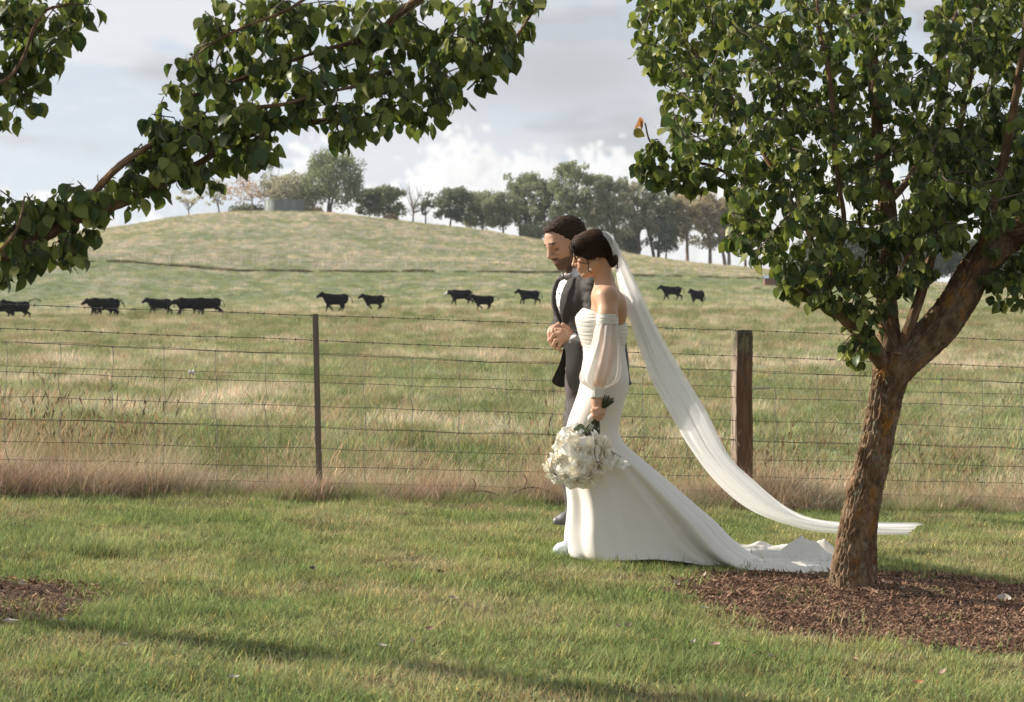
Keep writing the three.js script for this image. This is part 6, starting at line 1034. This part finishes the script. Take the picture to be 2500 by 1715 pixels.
// ================================================================ mulch chips and fallen leaves
{
  const r = rng(88), chip = () => { const g = new THREE.BoxGeometry(1.25, 0.13, 0.34, 3, 1, 1), P = g.attributes.position; for (let i = 0; i < P.count; i++) { const x = P.getX(i), z = P.getZ(i); P.setXYZ(i, x * (1 + 0.25 * n3(x * 3, z * 3, r.s ?? 1)) + 0.12 * n3(z * 4, x * 2, 3), P.getY(i) + 0.10 * n3(x * 2, z * 5, 7) + 0.16 * x * x, z * (1 - 0.7 * Math.abs(x)) + 0.1 * n3(x * 4, 2, z * 3)); } g.computeVertexNormals(); return g; };
  const chips = [chip(), chip(), chip()], spots = [];
  const tones = [[0.259, 0.145, 0.087], [0.165, 0.089, 0.052], [0.392, 0.245, 0.155], [0.102, 0.056, 0.035], [0.235, 0.122, 0.072]];
  for (let i = 0; i < 52000; i++) { const D = 7.1 + 3.2 * r(), x = (r() < 0.82 ? 0.5 + 2.6 * r() : -3.0 + 1.5 * r()), z = -D; const m = mulch(x, z); if (r() > m * 1.1 + 0.01) continue; const t = tones[Math.floor(r() * 5)], q = 0.7 + 0.6 * r(), big = r() < 0.10 ? 1.8 : 1; spots.push({ x, y: groundY(x, z) + 0.008 + 0.012 * r(), z, r: r() * 6.28, s: (0.008 + 0.013 * r()) * big, c: t.map(v => v * q), tx: (r() - 0.5) * 1.5, tz: (r() - 0.5) * 1.5 }); }
  scatter('bark_mulch', 'loose brown bark mulch chips round the pear trees', 'mulch', chips, spots, mat([1, 1, 1], 0.9));
  // dry leaves: each a curled blade
  const dry = [[0.36, 0.24, 0.165], [0.26, 0.145, 0.095], [0.36, 0.29, 0.22], [0.09, 0.058, 0.042], [0.40, 0.36, 0.31], [0.40, 0.18, 0.075]].map(c => mat(c, 0.8, { transmission: 0.15, thickness: 0 }));
  const shapes = [[1.2, 0.30], [2.2, 0.22], [1.6, 0.42], [0.8, 0.2]].map(([curl, w]) => sheet(4, 9, (u, v) => { const s = (u - 0.5) * 2, ww = w * Math.sin(Math.PI * Math.pow(0.03 + 0.95 * v, 0.9)), a = (v - 0.5) * curl; return V(Math.sin(a) / curl, (1 - Math.cos(a)) / curl + 0.35 * s * s * ww, s * ww + 0.08 * Math.sin(v * 4)); }));
  const lay = (px, py, tone, size, label, shape = 0) => { const D = FPX * (EYE - LAWN(0)) / (py - HORIZON); let q = at(px, py, D); for (let i = 0; i < 4; i++) { const y = groundY(q.x, q.z), d = FPX * (EYE - y) / (py - HORIZON); q = at(px, py, d); } const y = groundY(q.x, q.z); const m = shadows(new THREE.Mesh(shapes[shape], dry[tone])); m.name = numbered('fallen_leaf'); m.position.set(q.x, y + (mulch(q.x, q.z) > 0.5 ? 0.022 : 0.034), q.z); m.rotation.set((r() - 0.5) * 0.7, r() * 6.28, (r() - 0.5) * 0.7); m.scale.setScalar(size * 0.62); scene.add(m); tag(m, label, 'leaf', 'fallen leaves'); };
  lay(1105, 1483, 2, 0.075, 'pale curled leaf on the lawn between the shoe and the bottom edge'); lay(935, 1610, 4, 0.07, 'pale leaf beside the brown worn patch of lawn'); lay(1010, 1592, 4, 0.06, 'whitish leaf next to the pale leaf by the worn patch', 1); lay(1745, 1600, 0, 0.075, 'tan leaf on lawn below left end of the mulch'); lay(1690, 1592, 4, 0.06, 'small white leaf left of the tan leaf below the mulch', 1);
  lay(2085, 1638, 0, 0.08, 'tan curled leaf below the trunk near the mulch edge'); lay(2300, 1675, 0, 0.085, 'long orange-tan leaf near the bottom right', 1); lay(2240, 1696, 5, 0.08, 'rust leaf at the bottom left of the long tan leaf'); lay(1885, 1630, 2, 0.085, 'pale narrow leaf lying on lawn under the mulch', 1); lay(570, 1685, 4, 0.07, 'pale leaf near the bottom left'); lay(300, 1605, 4, 0.075, 'white feathery leaf on shaded grass at left', 2);
  lay(360, 1308, 3, 0.06, 'small dark leaf on lawn below the steel post left side'); lay(765, 1410, 3, 0.06, 'dark leaf with pale edge on lawn left of centre', 2); lay(1075, 1418, 3, 0.055, 'dark crumpled leaf on the lawn left of the white shoe', 2); lay(1432, 1408, 2, 0.06, 'upright tan leaf below the front of the hem', 1); lay(155, 1292, 4, 0.055, 'small white leaf on the lawn near the left edge'); lay(1295, 1332, 5, 0.05, 'small orange leaf left of the white shoe');
  lay(1980, 1412, 2, 0.085, 'pale leaf on mulch left of the trunk'); lay(1715, 1420, 2, 0.11, 'long grey leaf on mulch under the train', 1); lay(1655, 1440, 2, 0.09, 'narrow leaf at the left tip of the mulch', 1); lay(1722, 1508, 4, 0.08, 'grey leaf on the front left of the mulch'); lay(2205, 1448, 4, 0.075, 'pale upright leaf on mulch right of the trunk', 1); lay(2455, 1478, 4, 0.12, 'large grey crumpled leaf on mulch at the right edge', 2); lay(2380, 1610, 3, 0.07, 'dark leaf on grass at the front of the mulch'); lay(2430, 1530, 2, 0.09, 'long tan leaf on mulch at far right', 1);
  lay(30, 1428, 5, 0.06, 'orange leaf on bare soil at the left edge', 2); lay(60, 1445, 2, 0.11, 'long pale bark strip on bare soil at the left edge', 1); lay(150, 1540, 4, 0.06, 'white leaf on the tuft below the bare soil'); lay(20, 1548, 4, 0.12, 'pale stone-like curled bark at the left edge', 2); lay(1820, 1592, 1, 0.06, 'russet leaf between the tan and narrow leaves', 0); lay(1050, 1560, 1, 0.07, 'russet leaf in the brown worn patch', 0); lay(1510, 1555, 0, 0.07, 'tan leaf on lawn left of the mulch tip', 1); lay(1535, 1552, 3, 0.05, 'dark scrap beside the tan leaf left of the mulch', 2); lay(2345, 1255, 3, 0.07, 'dark upturned clod at the fence on the right', 2);
}
console.log('litter done');

scene.fog = new THREE.FogExp2(new THREE.Color(0.80, 0.86, 0.92), 0.00014);      // thin daylight haze over the paddock
renderer.render(scene, camera);
